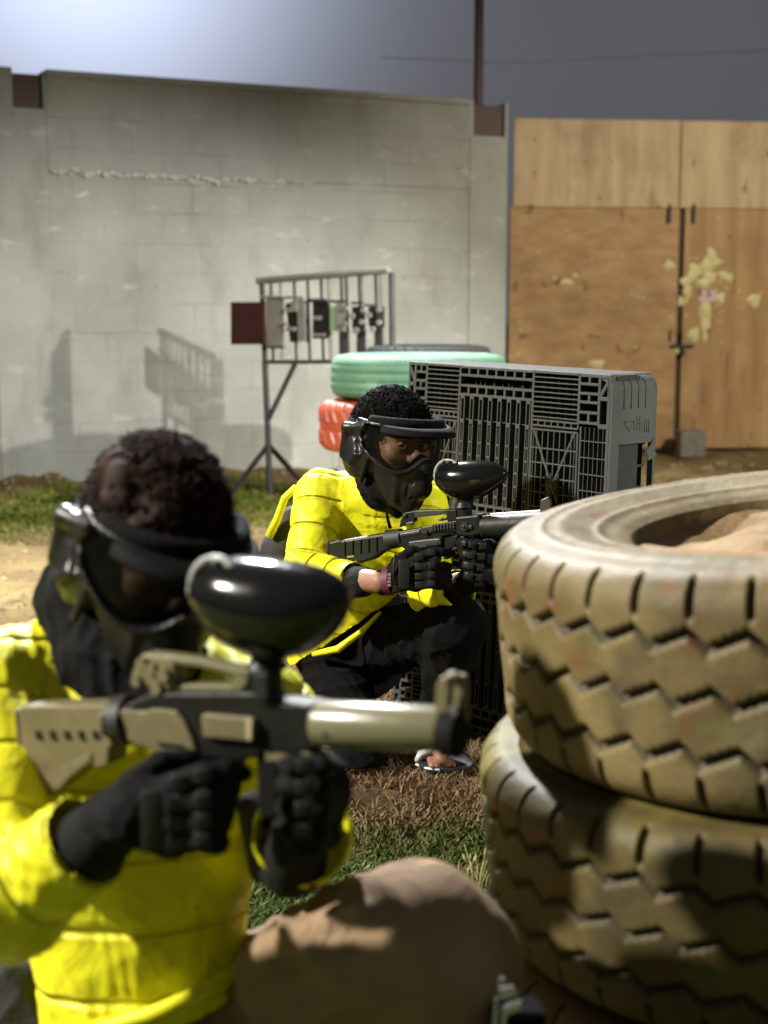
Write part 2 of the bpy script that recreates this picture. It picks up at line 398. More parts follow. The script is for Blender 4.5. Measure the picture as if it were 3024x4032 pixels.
M['sand'] = mat('dirt filling', (.20, .125, .055), .95, var=(.26, .18, .10), vscale=7, bump=.6, bscale=40)
# ================================================================== ground
def gmix(name):
    m = bpy.data.materials.new(name); m.use_nodes = True; n = m.node_tree.nodes; l = m.node_tree.links; b = n['Principled BSDF']
    b.inputs['Roughness'].default_value = .95; b.inputs['Specular IOR Level'].default_value = .15
    t = n.new('ShaderNodeTexCoord')
    def noise_(s, d=6, r=.62):
        z = n.new('ShaderNodeTexNoise'); z.inputs['Scale'].default_value = s; z.inputs['Detail'].default_value = d; z.inputs['Roughness'].default_value = r
        l.new(t.outputs['Object'], z.inputs['Vector']); return z.outputs['Fac']
    def ramp(src, a, b_, ca=(0, 0, 0), cb=(1, 1, 1)):
        r = n.new('ShaderNodeValToRGB'); r.color_ramp.elements[0].position = a; r.color_ramp.elements[1].position = b_
        r.color_ramp.elements[0].color = (*ca, 1); r.color_ramp.elements[1].color = (*cb, 1); l.new(src, r.inputs[0]); return r.outputs[0]
    def mix(f, a, b_):
        x = n.new('ShaderNodeMixRGB')
        l.new(f, x.inputs[0]); l.new(a, x.inputs[1]); l.new(b_, x.inputs[2]); return x.outputs[0]
    soil = ramp(noise_(2.3), .35, .65, (.15, .095, .045), (.26, .20, .085))
    soil = mix(ramp(noise_(9, 8), .54, .66), soil, ramp(noise_(30), .3, .7, (.10, .06, .03), (.2, .12, .06)))
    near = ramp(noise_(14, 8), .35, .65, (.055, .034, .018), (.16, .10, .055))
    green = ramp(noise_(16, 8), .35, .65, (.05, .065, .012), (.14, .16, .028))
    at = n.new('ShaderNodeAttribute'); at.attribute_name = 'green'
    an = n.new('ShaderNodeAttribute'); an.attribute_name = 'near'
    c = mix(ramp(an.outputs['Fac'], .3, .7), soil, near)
    ad = n.new('ShaderNodeMath'); ad.operation = 'ADD'
    sc = n.new('ShaderNodeMath'); sc.operation = 'MULTIPLY_ADD'; sc.inputs[1].default_value = 1.3; sc.inputs[2].default_value = -.65; l.new(noise_(5, 8), sc.inputs[0])
    l.new(at.outputs['Fac'], ad.inputs[0]); l.new(sc.outputs[0], ad.inputs[1])
    c = mix(ramp(ad.outputs[0], .42, .62), c, green)
    l.new(c, b.inputs['Base Color'])
    q = n.new('ShaderNodeBump'); q.inputs['Strength'].default_value = .9; q.inputs['Distance'].default_value = .03
    l.new(noise_(22, 8, .7), q.inputs['Height']); l.new(q.outputs[0], b.inputs['Normal'])
    return m
wallA, wallB = G(0, 1905), G(1992, 1812)
we = nrm(wallB - wallA)                                  # along the wall towards the gate
wn_ = np.array([-we[1], we[0], 0.]);                     # away from the camera
def ground_fields(x, y):
    s = (x - wallA[0]) * wn_[0] + (y - wallA[1]) * wn_[1]   # >0 behind the wall face
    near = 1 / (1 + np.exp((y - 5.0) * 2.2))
    left = 1 / (1 + np.exp((x - 1.25) * 5))
    w = .25 * np.sin(x * 2.1 + 1) + .2 * np.sin(x * 5.3 + y)
    gl = np.exp(-((y + w - 8.75 - .25 * x) / 1.05) ** 2) * left
    gn = 1 / (1 + np.exp((y - 2.99 + .25 * w) * 14)) 
    gr = .35 * np.exp(-((y - 8.9) / .4) ** 2) * (1 - left)
    return s, near, np.clip(gl + gn * .9 + gr, 0, 1)
def ground_h(x, y):
    s, near, g = ground_fields(x, y)
    h = .012 * np.sin(x * 3.1 + y * 1.3) * np.sin(y * 2.7 - x) + .006 * np.sin(x * 11 + 2 * np.sin(y * 6)) * np.sin(y * 13 + x * 3)
    h += (1 - near) * (.018 * np.sin(x * 5 + np.sin(y * 3) * 2) * np.sin(y * 7 + 1.7 * np.sin(x * 3)) + .012 * np.sin(x * 17 + 3 * np.sin(y * 9)) * np.sin(y * 19 + 2 * np.sin(x * 7)))
    al = (x - wallA[0]) * we[0] + (y - wallA[1]) * we[1]
    heap = .02 + .03 * np.sin(al * 4.1 + .4) + .02 * np.sin(al * 9.3) + .02 * np.sin(al * 21)
    fade = 1 / (1 + np.exp((al - 1.7) * 3))
    h += np.clip(heap, 0, 1) * np.exp(-(np.minimum(s, 0) / .28) ** 2) * (.25 + .75 * fade) * (s < .3)
    d = np.hypot(x - .05, y - 3.4); h *= np.clip((d - .0) / 1.2, .25, 1)
    return h - .012
def axis(a, b, near_a, near_b, step, grow=1.12):
    v = list(np.arange(near_a, near_b, step)); s = step; x = near_b
    while x < b: v.append(x); s *= grow; x += s
    s = step; x = near_a; pre = []
    while x > a: s *= grow; x -= s; pre.append(x)
    return np.array(pre[::-1] + v + [b + 1])
gx = axis(-150, 150, -3.6, 4.2, .03); gy_ = axis(-60, 220, 1.0, 12.2, .03)
XX, YY = np.meshgrid(gx, gy_, indexing='ij')
ZZ = ground_h(XX, YY); ZZ[(np.abs(XX) > 8) | (YY > 16) | (YY < -3)] = -.012
idx = np.arange(XX.size).reshape(XX.shape)
Q = np.stack([idx[:-1, :-1], idx[1:, :-1], idx[1:, 1:], idx[:-1, 1:]], -1).reshape(-1, 4)
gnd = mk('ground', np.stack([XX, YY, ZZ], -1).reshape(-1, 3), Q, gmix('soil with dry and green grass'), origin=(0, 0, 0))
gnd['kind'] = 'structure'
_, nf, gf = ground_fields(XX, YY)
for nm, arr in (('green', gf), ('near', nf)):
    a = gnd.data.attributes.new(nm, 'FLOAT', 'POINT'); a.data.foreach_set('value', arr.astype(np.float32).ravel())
# grass blades as real geometry, one object per kind of cover
def blades(name, xs, ys, h, w, m, lean=.6, origin=(0, 0, 0)):
    n = len(xs); z = ground_h(xs, ys); a = rng.uniform(0, 2 * math.pi, n); H = h * rng.uniform(.5, 1.3, n)
    dx, dy = np.cos(a), np.sin(a); b = rng.uniform(0, 2 * math.pi, n); L = lean * rng.uniform(.1, 1.2, n) * H
    V = np.zeros((n, 5, 3)); ww = w * rng.uniform(.6, 1.3, n)
    for k, (t, f) in enumerate(((0, 1), (.55, .85))):
        for j, sg in enumerate((-1, 1)):
            V[:, k * 2 + j, 0] = xs + sg * dx * ww * f + np.cos(b) * L * t ** 2
            V[:, k * 2 + j, 1] = ys + sg * dy * ww * f + np.sin(b) * L * t ** 2
            V[:, k * 2 + j, 2] = z - .004 + H * t
    V[:, 4, 0] = xs + np.cos(b) * L; V[:, 4, 1] = ys + np.sin(b) * L; V[:, 4, 2] = z - .004 + H * .92
    i = np.arange(n)[:, None] * 5
    F4 = np.concatenate([i + np.array([[0, 1, 3, 2]]), i + np.array([[2, 3, 4, 4]])])
    fl = [tuple(f) for f in F4[:n].tolist()] + [tuple(f[:3]) for f in F4[n:].tolist()]
    o = mk(name, V.reshape(-1, 3), fl, m, smooth=False, origin=origin); return o
def leafmat(name, c1, c2, c3=None, sc=40):
    return mat(name, c1, .75, spec=.25, var=c2, vscale=sc, detail=6, **({'var2': c3, 'v2scale': 3.} if c3 else {}))
def pick(n, x0, x1, y0, y1, f):
    x = rng.uniform(x0, x1, n); y = rng.uniform(y0, y1, n); p = f(x, y); k = rng.uniform(0, 1, n) < p; return x[k], y[k]
# clover-like green ground cover, close range
x, y = pick(95000, -.35, .75, 2.05, 3.18, lambda x, y: ground_fields(x, y)[2] * 1.1)
tag(blades('green_grass', x, y, .022, .0032, leafmat('short green leaves', (.035, .055, .010), (.10, .14, .03), (.13, .11, .05), 60), .9),
    'short dark green grass between the near tyres and the kneeling player', 'grass', kind='stuff')
x, y = pick(70000, -.6, 1.2, 2.75, 4.6, lambda x, y: np.clip(1 - ground_fields(x, y)[2], 0, 1) * (.45 + .45 * np.sin(x * 9 + 2 * np.sin(y * 5)) * np.sin(y * 14 + x * 4)))
tag(blades('dry_grass', x, y, .026, .0022, leafmat('dry straw blades', (.13, .078, .038), (.27, .18, .095), None, 60), 1.3),
    'dry brown trampled grass around the sandalled foot', 'dry grass', kind='stuff')
x, y = pick(60000, -3.2, 1.6, 6.8, 10.2, lambda x, y: np.clip(ground_fields(x, y)[2] * 1.3 - .15, 0, 1))
tag(blades('far_grass', x, y, .035, .006, leafmat('bright green blades', (.09, .13, .015), (.20, .24, .03), (.30, .26, .07), 20), .9),
    'brighter green strip of grass along the block wall', 'grass', kind='stuff')
def clods(name, xs, ys, size, m, label, cat):
    n = len(xs); z = ground_h(xs, ys); s = size * rng.uniform(.35, 1.3, n) ** 1.5; V = np.zeros((n, 6, 3))
    d6 = np.array([[1, 0, 0], [0, 1, 0], [-1, 0, 0], [0, -1, 0], [0, 0, .8], [0, 0, -.5]])
    V[:] = d6 * rng.uniform(.6, 1.3, (n, 6, 1)) * s[:, None, None]; a = rng.uniform(0, 6.28, n)
    X = V[..., 0] * np.cos(a)[:, None] - V[..., 1] * np.sin(a)[:, None]; Y = V[..., 0] * np.sin(a)[:, None] + V[..., 1] * np.cos(a)[:, None]
    V = np.stack([X + xs[:, None], Y + ys[:, None], V[..., 2] + z[:, None]], -1)
    T3 = np.array([[0, 1, 4], [1, 2, 4], [2, 3, 4], [3, 0, 4], [1, 0, 5], [2, 1, 5], [3, 2, 5], [0, 3, 5]])
    tag(mk(name, V.reshape(-1, 3), (np.arange(n)[:, None, None] * 6 + T3).reshape(-1, 3), m, smooth=False, origin=(0, 0, 0)), label, cat, kind='stuff')
x, y = pick(5000, -3.2, 3.2, 4.2, 11, lambda x, y: .35 + .6 * (np.sin(x * 3 + np.sin(y * 2)) * np.sin(y * 4 + x) > .1))
clods('soil_clods', x, y, .020, mat('dry soil clods', (.20, .13, .06), .95, var=(.34, .25, .12), vscale=8), 'small dry clods and stones scattered over the bare soil', 'clods')
x, y = pick(26000, -3.2, 3.2, 4.4, 8.6, lambda x, y: .2 + .8 * (np.sin(x * 2.3 + 2 * np.sin(y * 1.7)) * np.sin(y * 3.1 + x * 1.3) > .35))
tag(blades('straw', x, y, .022, .004, leafmat('yellowish straw', (.20, .17, .05), (.36, .29, .13), None, 30), 1.5), 'sparse yellowish straw on the open soil behind the players', 'dry grass', kind='stuff')
# a few pale weed stalks next to the tyre stack
def weed(px, py, hgt, nst, label):
    b0 = G(px, py); mb = MB()
    for k in range(nst):
        q = b0 + np.array([rng.normal() * .008, rng.normal() * .008, 0]); a = rng.normal() * .18
        top = q + np.array([a * hgt, rng.normal() * .01, hgt * rng.uniform(.6, 1)])
        mid = (q + top) / 2 + np.array([-a * hgt * .25, 0, .0])
        mb.tube([q, mid, top], [.0012, .0011, .0008], 5)
        if k % 2 == 0: mb.tube([top - (top - mid) * .35, top, top + (top - mid) * .2], [.001, .0032, .0006], 6)
    o = mb.build('weed', leafmat('pale weed stalks', (.30, .29, .10), (.42, .38, .2)), origin=b0)
    tag(o, label, 'weed')
weed(1835, 3500, .075, 5, 'pale weed tuft with a seed head in the grass left of the tyres')
weed(1885, 3545, .11, 12, 'taller yellowish weed tuft right against the near tyre stack')

# ================================================================== block wall
WH = 2.86
def wall_mat(name, a, b, brick=True):
    m = bpy.data.materials.new(name); m.use_nodes = True; n = m.node_tree.nodes; l = m.node_tree.links; bs = n['Principled BSDF']
    bs.inputs['Roughness'].default_value = .88; bs.inputs['Specular IOR Level'].default_value = .25
    t = n.new('ShaderNodeTexCoord'); sp = n.new('ShaderNodeSeparateXYZ'); l.new(t.outputs['Object'], sp.inputs[0])
    cb = n.new('ShaderNodeCombineXYZ'); l.new(sp.outputs[0], cb.inputs[0]); l.new(sp.outputs[2], cb.inputs[1])
    def nz_(s, d=6, st=None, r=.62):
        z = n.new('ShaderNodeTexNoise'); z.inputs['Scale'].default_value = s; z.inputs['Detail'].default_value = d; z.inputs['Roughness'].default_value = r
        if st:
            mp = n.new('ShaderNodeMapping'); mp.inputs['Scale'].default_value = st; l.new(cb.outputs[0], mp.inputs['Vector']); l.new(mp.outputs[0], z.inputs['Vector'])
        else: l.new(cb.outputs[0], z.inputs['Vector'])
        return z.outputs['Fac']
    def rp(s, p, q, ca, cb_):
        r = n.new('ShaderNodeValToRGB'); r.color_ramp.elements[0].position = p; r.color_ramp.elements[1].position = q
        r.color_ramp.elements[0].color = (*ca, 1); r.color_ramp.elements[1].color = (*cb_, 1); l.new(s, r.inputs[0]); return r.outputs[0]
    c = rp(nz_(1.3), .3, .7, a, b)
    def mixc(c, f, col):
        x = n.new('ShaderNodeMixRGB'); l.new(f, x.inputs[0]); l.new(c, x.inputs[1]); x.inputs[2].default_value = (*col, 1); return x.outputs[0]
    c = mixc(c, rp(nz_(3.5, 7, (1, .35, 1)), .52, .75, (0, 0, 0), (.5, .5, .5)), (.16, .15, .115))     # vertical weather streaks
    c = mixc(c, rp(nz_(14, 5), .66, .72, (0, 0, 0), (.55, .55, .55)), (.10, .09, .07))            # small stains
    c = mixc(c, rp(nz_(7, 5, (.5, 1.2, 1)), .60, .68, (0, 0, 0), (.4, .4, .4)), (.52, .52, .50))     # paler patches of plaster
    hgt = nz_(30, 8)
    if brick:
        br = n.new('ShaderNodeTexBrick'); br.inputs['Scale'].default_value = 1.0; br.inputs['Brick Width'].default_value = .42; br.inputs['Row Height'].default_value = .205
        br.inputs['Mortar Size'].default_value = .007; br.inputs['Mortar Smooth'].default_value = .6; br.inputs['Color1'].default_value = (1, 1, 1, 1); br.inputs['Color2'].default_value = (.9, .9, .9, 1)
        br.inputs['Mortar'].default_value = (.0, .0, .0, 1)
        nv = n.new('ShaderNodeTexNoise'); nv.inputs['Scale'].default_value = 3.0; l.new(cb.outputs[0], nv.inputs['Vector'])
        ad = n.new('ShaderNodeVectorMath'); ad.operation = 'MULTIPLY_ADD'; ad.inputs[1].default_value = (.025, .025, 0); l.new(nv.outputs['Color'], ad.inputs[0]); l.new(cb.outputs[0], ad.inputs[2])
        l.new(ad.outputs[0], br.inputs['Vector'])
        inv = n.new('ShaderNodeMath'); inv.operation = 'MULTIPLY'; l.new(br.outputs['Fac'], inv.inputs[0])
        l.new(rp(nz_(1.7, 4), .42, .66, (.06, .06, .06), (.55, .55, .55)), inv.inputs[1])             # joints show only in places
        x = n.new('ShaderNodeMixRGB'); l.new(inv.outputs[0], x.inputs[0]); l.new(c, x.inputs[1]); x.inputs[2].default_value = (.15, .14, .115, 1); c = x.outputs[0]
        y_ = n.new('ShaderNodeMixRGB'); y_.blend_type = 'MULTIPLY'; y_.inputs[0].default_value = .35; l.new(c, y_.inputs[1]); l.new(br.outputs['Color'], y_.inputs[2])
        sb = n.new('ShaderNodeMath'); sb.operation = 'MULTIPLY_ADD'; sb.inputs[1].default_value = -.5; l.new(inv.outputs[0], sb.inputs[0]); l.new(hgt, sb.inputs[2]); hgt = sb.outputs[0]
    l.new(c, bs.inputs['Base Color'])
    q = n.new('ShaderNodeBump'); q.inputs['Strength'].default_value = .55; q.inputs['Distance'].default_value = .01; l.new(hgt, q.inputs['Height']); l.new(q.outputs[0], bs.inputs['Normal'])
    return m
M['wall'] = wall_mat('grey painted concrete blocks', (.26, .265, .24), (.37, .375, .345))
M['pilaster'] = wall_mat('smooth cement render', (.28, .285, .26), (.38, .385, .355), brick=False)
wp = Plane(wallA, wallB)
def wall_s(px, py): return float(np.dot(wp(px, py) - wallB, we))
wall_e = empty('block_wall', wallB, 'long grey concrete block wall with peeling render behind the shooting target rack', 'wall')
wall_e.rotation_euler = (0, 0, math.atan2(we[1], we[0]))
ORI[wall_e.name] = np.zeros(3)                            # children are given in wall coordinates: x along, y away, z up
sL0, sL1 = wall_s(45, 600), wall_s(187, 600)
sR0, sR1 = wall_s(1848, 600), wall_s(1992, 1000)
zN = float(wp(1900, 535)[2]); zT = float(wp(1800, 395)[2])
WH = zT
def wbox(name, m, x0, x1, y0, y1, z0, z1, par=None, bevel=.004):
    return MB().box((x0, y0, z0), (x1, y1, z1)).build(name, m, par or wall_e, smooth=False, bevel=bevel)
zB = float(wp(900, 705)[2])
wbox('wall_panel', M['wall'], sL1 - .005, sR0 + .003, 0, .2, -.3, zB)
wbox('bond_beam', M['wall'], sL1 - .005, sR0 - .001, -.009, .2, zB, WH - .03)
wbox('wall_panel', M['wall'], -9, sL0 - .12, 0, .2, -.3, WH - .03)
wbox('coping', M['pilaster'], sL1 - .0, sR0 - .012, -.03, .23, WH - .03, WH + .012)
# pilasters with a slot in the top for the steel post
zNL = float(wp(100, 425)[2])
for (a, b, zn) in ((sL0, sL1 - .006, zNL), (sR0, sR1, zN)):
    mb = MB(); mb.box((a - .14 if zn == zNL else a, -.012, -.3), (b, .24, zn))
    mb.build('pilaster', M['pilaster'], wall_e, smooth=False, bevel=.006)
    th = .018 if zn == zNL else .03
    for (u0, u1) in (((a - .14 if zn == zNL else a - .006), a + th), (b - th * .9, b)):
        MB().box((u0, -.012, zn), (u1, .24, WH + (.0 if u1 == b else .012))).build('post_slot_side', M['pilaster'], wall_e, smooth=False, bevel=.003)
    MB().box((a + th + .003, .02, zn + .001), (b - th - .003, .2, WH - .02)).build('slot_plate', M['brown_steel'], wall_e, smooth=False, bevel=.003)
# rough ridge of old mortar where the render has come off
mb = MB(); r_ = np.random.default_rng(3)
s_ = wall_s(205, 700)
while s_ < wall_s(1250, 730):
    w = r_.uniform(.02, .07); hh = r_.uniform(.006, .022) * (1 if s_ < wall_s(1000, 730) else .5); zz = zB + r_.normal() * .008 - .004
    ring = [(s_ + w * .5 * math.cos(q) * r_.uniform(.75, 1.1), zz + hh * math.sin(q) * r_.uniform(.7, 1.2)) for q in np.arange(9) * 2 * math.pi / 9]
    mb.add([(a, -.017, b) for a, b in ring] + [(s_ + (a - s_) * .6, -.026, zz + (b - zz) * .6) for a, b in ring],
           [tuple(range(9, 18))] + [(i, (i + 1) % 9, (i + 1) % 9 + 9, i + 9) for i in range(9)])
    s_ += w * r_.uniform(.45, .9)
mb.build('mortar_ridge', mat('pale mortar', (.52, .49, .45), .9, bump=.4, bscale=60), wall_e)
mb = MB(); c_ = wp(315, 765); s_ = wall_s(315, 765); zz = c_[2]
ring = [(s_ + a * .06, zz + b * .02) for a, b in ((-1, -.9), (-.2, -.2), (.3, .5), (.95, 1), (1, .5), (.5, -.2), (.1, -.8))]
mb.add([(a, -.001, b) for a, b in ring] + [(a, -.009, b) for a, b in ring], [tuple(range(7, 14))] + [(i, (i + 1) % 7, (i + 1) % 7 + 7, i + 7) for i in range(7)])
mb.build('plaster_chip', mat('pale chip', (.55, .53, .42), .8), wall_e, smooth=False)
# steel post rising from the right slot
pp = Plane(wallA + wn_ * .12, wallB + wn_ * .12)
b0 = pp(1882, 530); b0[2] = zN
mb = MB(); mb.tube([b0, b0 + np.array([0, 0, 4.5])], .036, 14); mb.build('steel_post', M['brown_steel'], auto=40)
tag(bpy.data.objects['steel_post'], 'slim red brown steel post rising from the wall top beside the gate', 'post')
# thin cable across the sky
pts = [P(x_, y_, 14.0) for x_, y_ in ((1500, 226), (1750, 236), (1950, 247), (2200, 238), (2600, 218), (3024, 198), (3500, 178))]
mb = MB(); mb.tube(pts, .0042, 6); o = mb.build('cable', M['cable']); tag(o, 'thin pale cable sagging across the night sky above the gate', 'cable')

# ================================================================== plywood gate
def ply(name, c1, c2, knots=True, stretch=(1.2, 1, .14), c3=None):
    m = mat(name, c1, .62, spec=.35, var=c2, vscale=7, bump=.2, bscale=20, stretch=stretch, var2=c3, v2scale=6, v2lo=.60, v2hi=.70)
    return m
M['ply'] = ply('orange plywood', (.33, .185, .075), (.46, .285, .125), c3=(.16, .08, .03))
M['ply_h'] = ply('orange plywood cross grain', (.33, .19, .078), (.46, .285, .13), stretch=(.6, 1, 1.5), c3=(.17, .09, .038))
M['ply_top'] = ply('paler plywood', (.42, .29, .165), (.54, .40, .24), c3=(.27, .18, .10))
for k_ in ('ply', 'ply_h', 'ply_top'): add_spots(M[k_], 9, .64, .70, (.15, .075, .03), .75, (1, 1, .7)); add_spots(M[k_], 2.2, .5, .68, (.22, .13, .06), .45); add_spots(M[k_], 40, .66, .72, (.55, .42, .22), .5)
ga, gb = G(2000, 1786), G(3024, 1776)
gp = Plane(ga, gb); ge = gp.e if gp.e[0] > 0 else -gp.e
def gs(px, py): return float(np.dot(gp(px, py) - ga, ge))
gate = empty('plywood_gate', ga, 'tall orange plywood double gate with pale paint splats to the right of the block wall', 'gate')
gate.rotation_euler = (0, 0, math.atan2(ge[1], ge[0])); ORI[gate.name] = np.zeros(3)
def gz(px, py): return float(gp(px, py)[2])
s0, s1, s2, s3 = gs(2003, 1300), gs(2672, 1000), gs(2694, 1000), gs(3700, 1000)
zt = gz(2500, 812); ztop = gz(2400, 472)
def door(x0, x1, m):
    d = MB().box((x0, 0, .03), (x1, .03, zt)).build('door', m, gate, smooth=False, bevel=.003)
    return d
dl = door(s0, s1, M['ply_h']); dr = door(s2, s3, M['ply'])
for (x0, x1, yy) in ((gs(2022, 600), gs(2676, 600), -.02), (gs(2681, 600), s3, -.017)):
    MB().box((x0, yy, zt - .012), (x1, yy + .018, ztop)).build('top_panel', M['ply_top'], gate, smooth=False, bevel=.002)
MB().box((s0 + .1, .04, 0.02), (s3, .09, ztop - .05)).build('back_frame', mat('dark timber frame', (.07, .04, .02), .8), gate, smooth=False)
for hx in (2632, 2728):
    MB().box((gs(hx - 6, 840), -.034, gz(hx, 878)), (gs(hx + 6, 840), -.021, gz(hx, 806))).build('hinge', M['iron'], gate, smooth=False, bevel=.002)
mb = MB(); x_, z_ = gs(2676, 1362), gz(2676, 1362)
mb.box((gs(2640, 1362), -.03, z_ - .012), (gs(2728, 1362), -.012, z_ + .012)); mb.box((gs(2676, 1380), -.05, gz(2680, 1400)), (gs(2690, 1380), -.012, z_))
mb.box((gs(2634, 1300), -.02, gz(2640, 1345)), (gs(2640, 1300), -.002, gz(2640, 1300))); mb.box((gs(2680, 1300), -.02, gz(2640, 1345)), (gs(2686, 1300), -.002, gz(2640, 1300)))
mb.build('latch', M['iron'], gate, smooth=False, bevel=.002)
# dried paint splats on the doors
SP = [(2800, 1010, 20, 36), (2782, 1045, 28, 26), (2818, 1032, 22, 16), (2785, 1082, 16, 34), (2800, 1092, 24, 20), (2773, 1115, 28, 22), (2735, 1068, 24, 32), (2722, 1092, 20, 20),
      (2698, 1110, 20, 22), (2706, 1150, 18, 26), (2702, 1172, 10, 24), (2680, 1188, 12, 20), (2848, 1082, 22, 16), (2868, 1094, 22, 16), (2838, 1173, 17, 20), (2970, 1182, 26, 26),
      (2732, 1318, 24, 26), (2776, 1215, 24, 46), (2778, 1265, 18, 40), (2775, 1325, 9, 20), (2636, 1044, 24, 18), (2665, 1382, 11, 12), (2230, 1110, 26, 10), (2265, 1085, 12, 9), (2350, 1435, 30, 20), (2560, 1660, 12, 10), (2185, 1095, 9, 8)]
for px, py, a, b in SP:
    c0, cz = gs(px, py), gz(px, py); k = 12.0 / 5600; par = dl if px < 2680 else dr
    ring = []
    ph = r_.uniform(0, 6)
    for q in np.arange(18) * 2 * math.pi / 18:
        w = 1 + .16 * math.sin(3 * q + ph) + .1 * math.sin(5 * q + 2 * ph); ring.append((c0 + a * k * w * math.cos(q), cz + b * k * w * math.sin(q)))
    mb = MB(); n_ = len(ring)
    dz_ = .0015 * (1 + (len(ORI) % 4))
    mb.add([(x, -.0005, z) for x, z in ring] + [(c0 + (x - c0) * .85, -.001 - dz_, cz + (z - cz) * .85) for x, z in ring], [tuple(range(n_, 2 * n_))] + [(i, (i + 1) % n_, (i + 1) % n_ + n_, i + n_) for i in range(n_)])
    ORI[par.name] = np.zeros(3)
    mb.build('paint_splat', M['splat'], par)
for k_ in range(70):                                     # small droplets around the big splats
    px, py = (float(r_.normal(2800, 75)), float(r_.normal(1150, 120))) if k_ < 45 else (float(r_.uniform(2030, 2640)), float(r_.uniform(900, 1700)))
    if not (2700 < px < 3010 or px < 2660) or not 850 < py < 1720: continue
    c0, cz, rr = gs(px, py), gz(px, py), float(r_.uniform(2, 6)) * 12 / 5600; par = dl if px < 2680 else dr
    mb = MB(); mb.tube([(c0, -.0004, cz), (c0, -.0016, cz), (c0, -.003, cz)], [rr, rr * .9, rr * .4], 9); mb.build('paint_droplet', M['splat'], par)
st = MB().box((gs(2750, 1166), -.012, gz(2780, 1188)), (gs(2822, 1166), -.009, gz(2780, 1142))).build('sticker', M['sign_pale'], dr, smooth=False)
MB().box((gs(2750, 1166), -.0145, gz(2780, 1164)), (gs(2760, 1166), -.0125, gz(2780, 1142))).build('sticker_print', M['sign_red'], dr, smooth=False)
MB().box((gs(2784, 1166), -.0145, gz(2780, 1170)), (gs(2794, 1166), -.0125, gz(2780, 1145))).build('sticker_print', M['sign_red'], dr, smooth=False)
# gate post side strip in the gap, concrete block at the foot
c0 = G(2718, 1792); mb = MB(); mb.box((-.105, -.1, -.01), (.105, .1, .205)); 
mk('concrete_block', np.array(mb.v) + c0, mb.f, M['concrete'], smooth=False, bevel=.012)
tag(bpy.data.objects['concrete_block'], 'small weathered concrete block standing at the foot of the gate', 'block')

# ================================================================== shooting target rack
def z3(x, y): return (850 + x / 2.074, 1000 + y / 2.074)
rb = G(*z3(440, 1985)); ra = P(*z3(375, 250), rb[1]); rr = P(*z3(1400, 150), rb[1] - .55)
rp_ = Plane(np.array([rb[0], rb[1], 1.3]), np.array([rr[0], rb[1] - .55, 1.3]))
rack = empty('target_rack', rb, 'steel rack of hanging shooting targets on a thin tripod in front of the block wall', 'target rack')
def bar(a, b, r, name='bar', m=None, t=0.0, par=None):
    MB().tube([rp_(*z3(*a), t), rp_(*z3(*b), t)], r, 8).build(name, m or M['rack'], par or rack, auto=50)
bar((340, 222), (1410, 130), .021, 'top_bar', M['rack_light'])
bar((390, 882), (1440, 880), .012, 'bottom_bar'); bar((375, 235), (400, 882), .016, 'side_post'); bar((1435, 150), (1442, 900), .018, 'side_post'); bar((1385, 150), (1402, 900), .012, 'side_post', t=.05)
bar((400, 882), (428, 1560), .019, 'stand_post'); bar((428, 1560), (442, 1985), .019, 'stand_post')
bar((650, 890), (430, 1350), .016, 'brace')
apex = rp_(*z3(428, 1560))
for fx, fy, dy in ((118, 1965, .0), (720, 1880, .2)):
    MB().tube([apex, G(*z3(fx, fy))], .018, 8).build('leg', M['rack'], rack, auto=50)
for k, x in enumerate((440, 520, 630, 740, 850, 910, 1015, 1055, 1160, 1190, 1295, 1335)):
    zz0 = 222 - (x - 340) * .086
    bar((x, zz0 + 10), (x + 20, 880), .009, 'hanging_rod', M['rack_light'] if k in (1, 5, 9, 11) else M['rack'], t=.01)
def plate(x0, y0, x1, y1, m, t=-.03, name='target_plate', dx=0, th=.014):
    mb = MB(); mb.prism([z3(x0 - dx, y0), z3(x1 - dx, y0), z3(x1 + dx, y1), z3(x0 + dx, y1)], rp_, t, t + th); return mb.build(name, m, rack, smooth=False, bevel=.003)
plate(165, 392, 440, 738, M['rust'], -.05, 'side_plate')
plate(436, 350, 575, 755, M['rack_light']); plate(400, 342, 570, 362, M['rack_light'], -.045); plate(445, 755, 590, 770, M['rack'], -.04)
plate(690, 372, 752, 714, M['rack_light'], dx=4); plate(604, 400, 680, 720, M['iron'], dx=18, t=-.02); plate(752, 372, 768, 720, M['rack'], -.02)
for q in ((650, 385, 700, 470), (610, 440, 665, 475), (612, 595, 690, 630), (600, 345, 752, 368), (590, 560, 625, 585)): plate(*q, M['rack_light'], t=-.05, name='bracket')
plate(806, 392, 930, 690, M['iron'], t=-.02); plate(785, 365, 935, 395, M['rack'], t=-.04, name='bracket'); plate(822, 505, 895, 540, M['rack_light'], t=-.045, name='bracket', dx=-6); plate(830, 648, 925, 672, M['rack_light'], t=-.045, name='bracket')
plate(955, 430, 1008, 625, M['rack_green'], name='target_flap'); plate(1010, 400, 1078, 628, M['rack_light'], t=-.035); plate(1012, 632, 1075, 870, M['rack'], t=-.01); plate(950, 375, 1080, 398, M['rack'], t=-.04, name='bracket')
plate(1128, 430, 1222, 610, M['iron'], t=-.02); plate(1155, 620, 1225, 870, M['rack'], t=-.01); plate(1262, 430, 1335, 590, M['iron'], t=-.02); plate(1300, 600, 1360, 870, M['rack'], t=-.01)
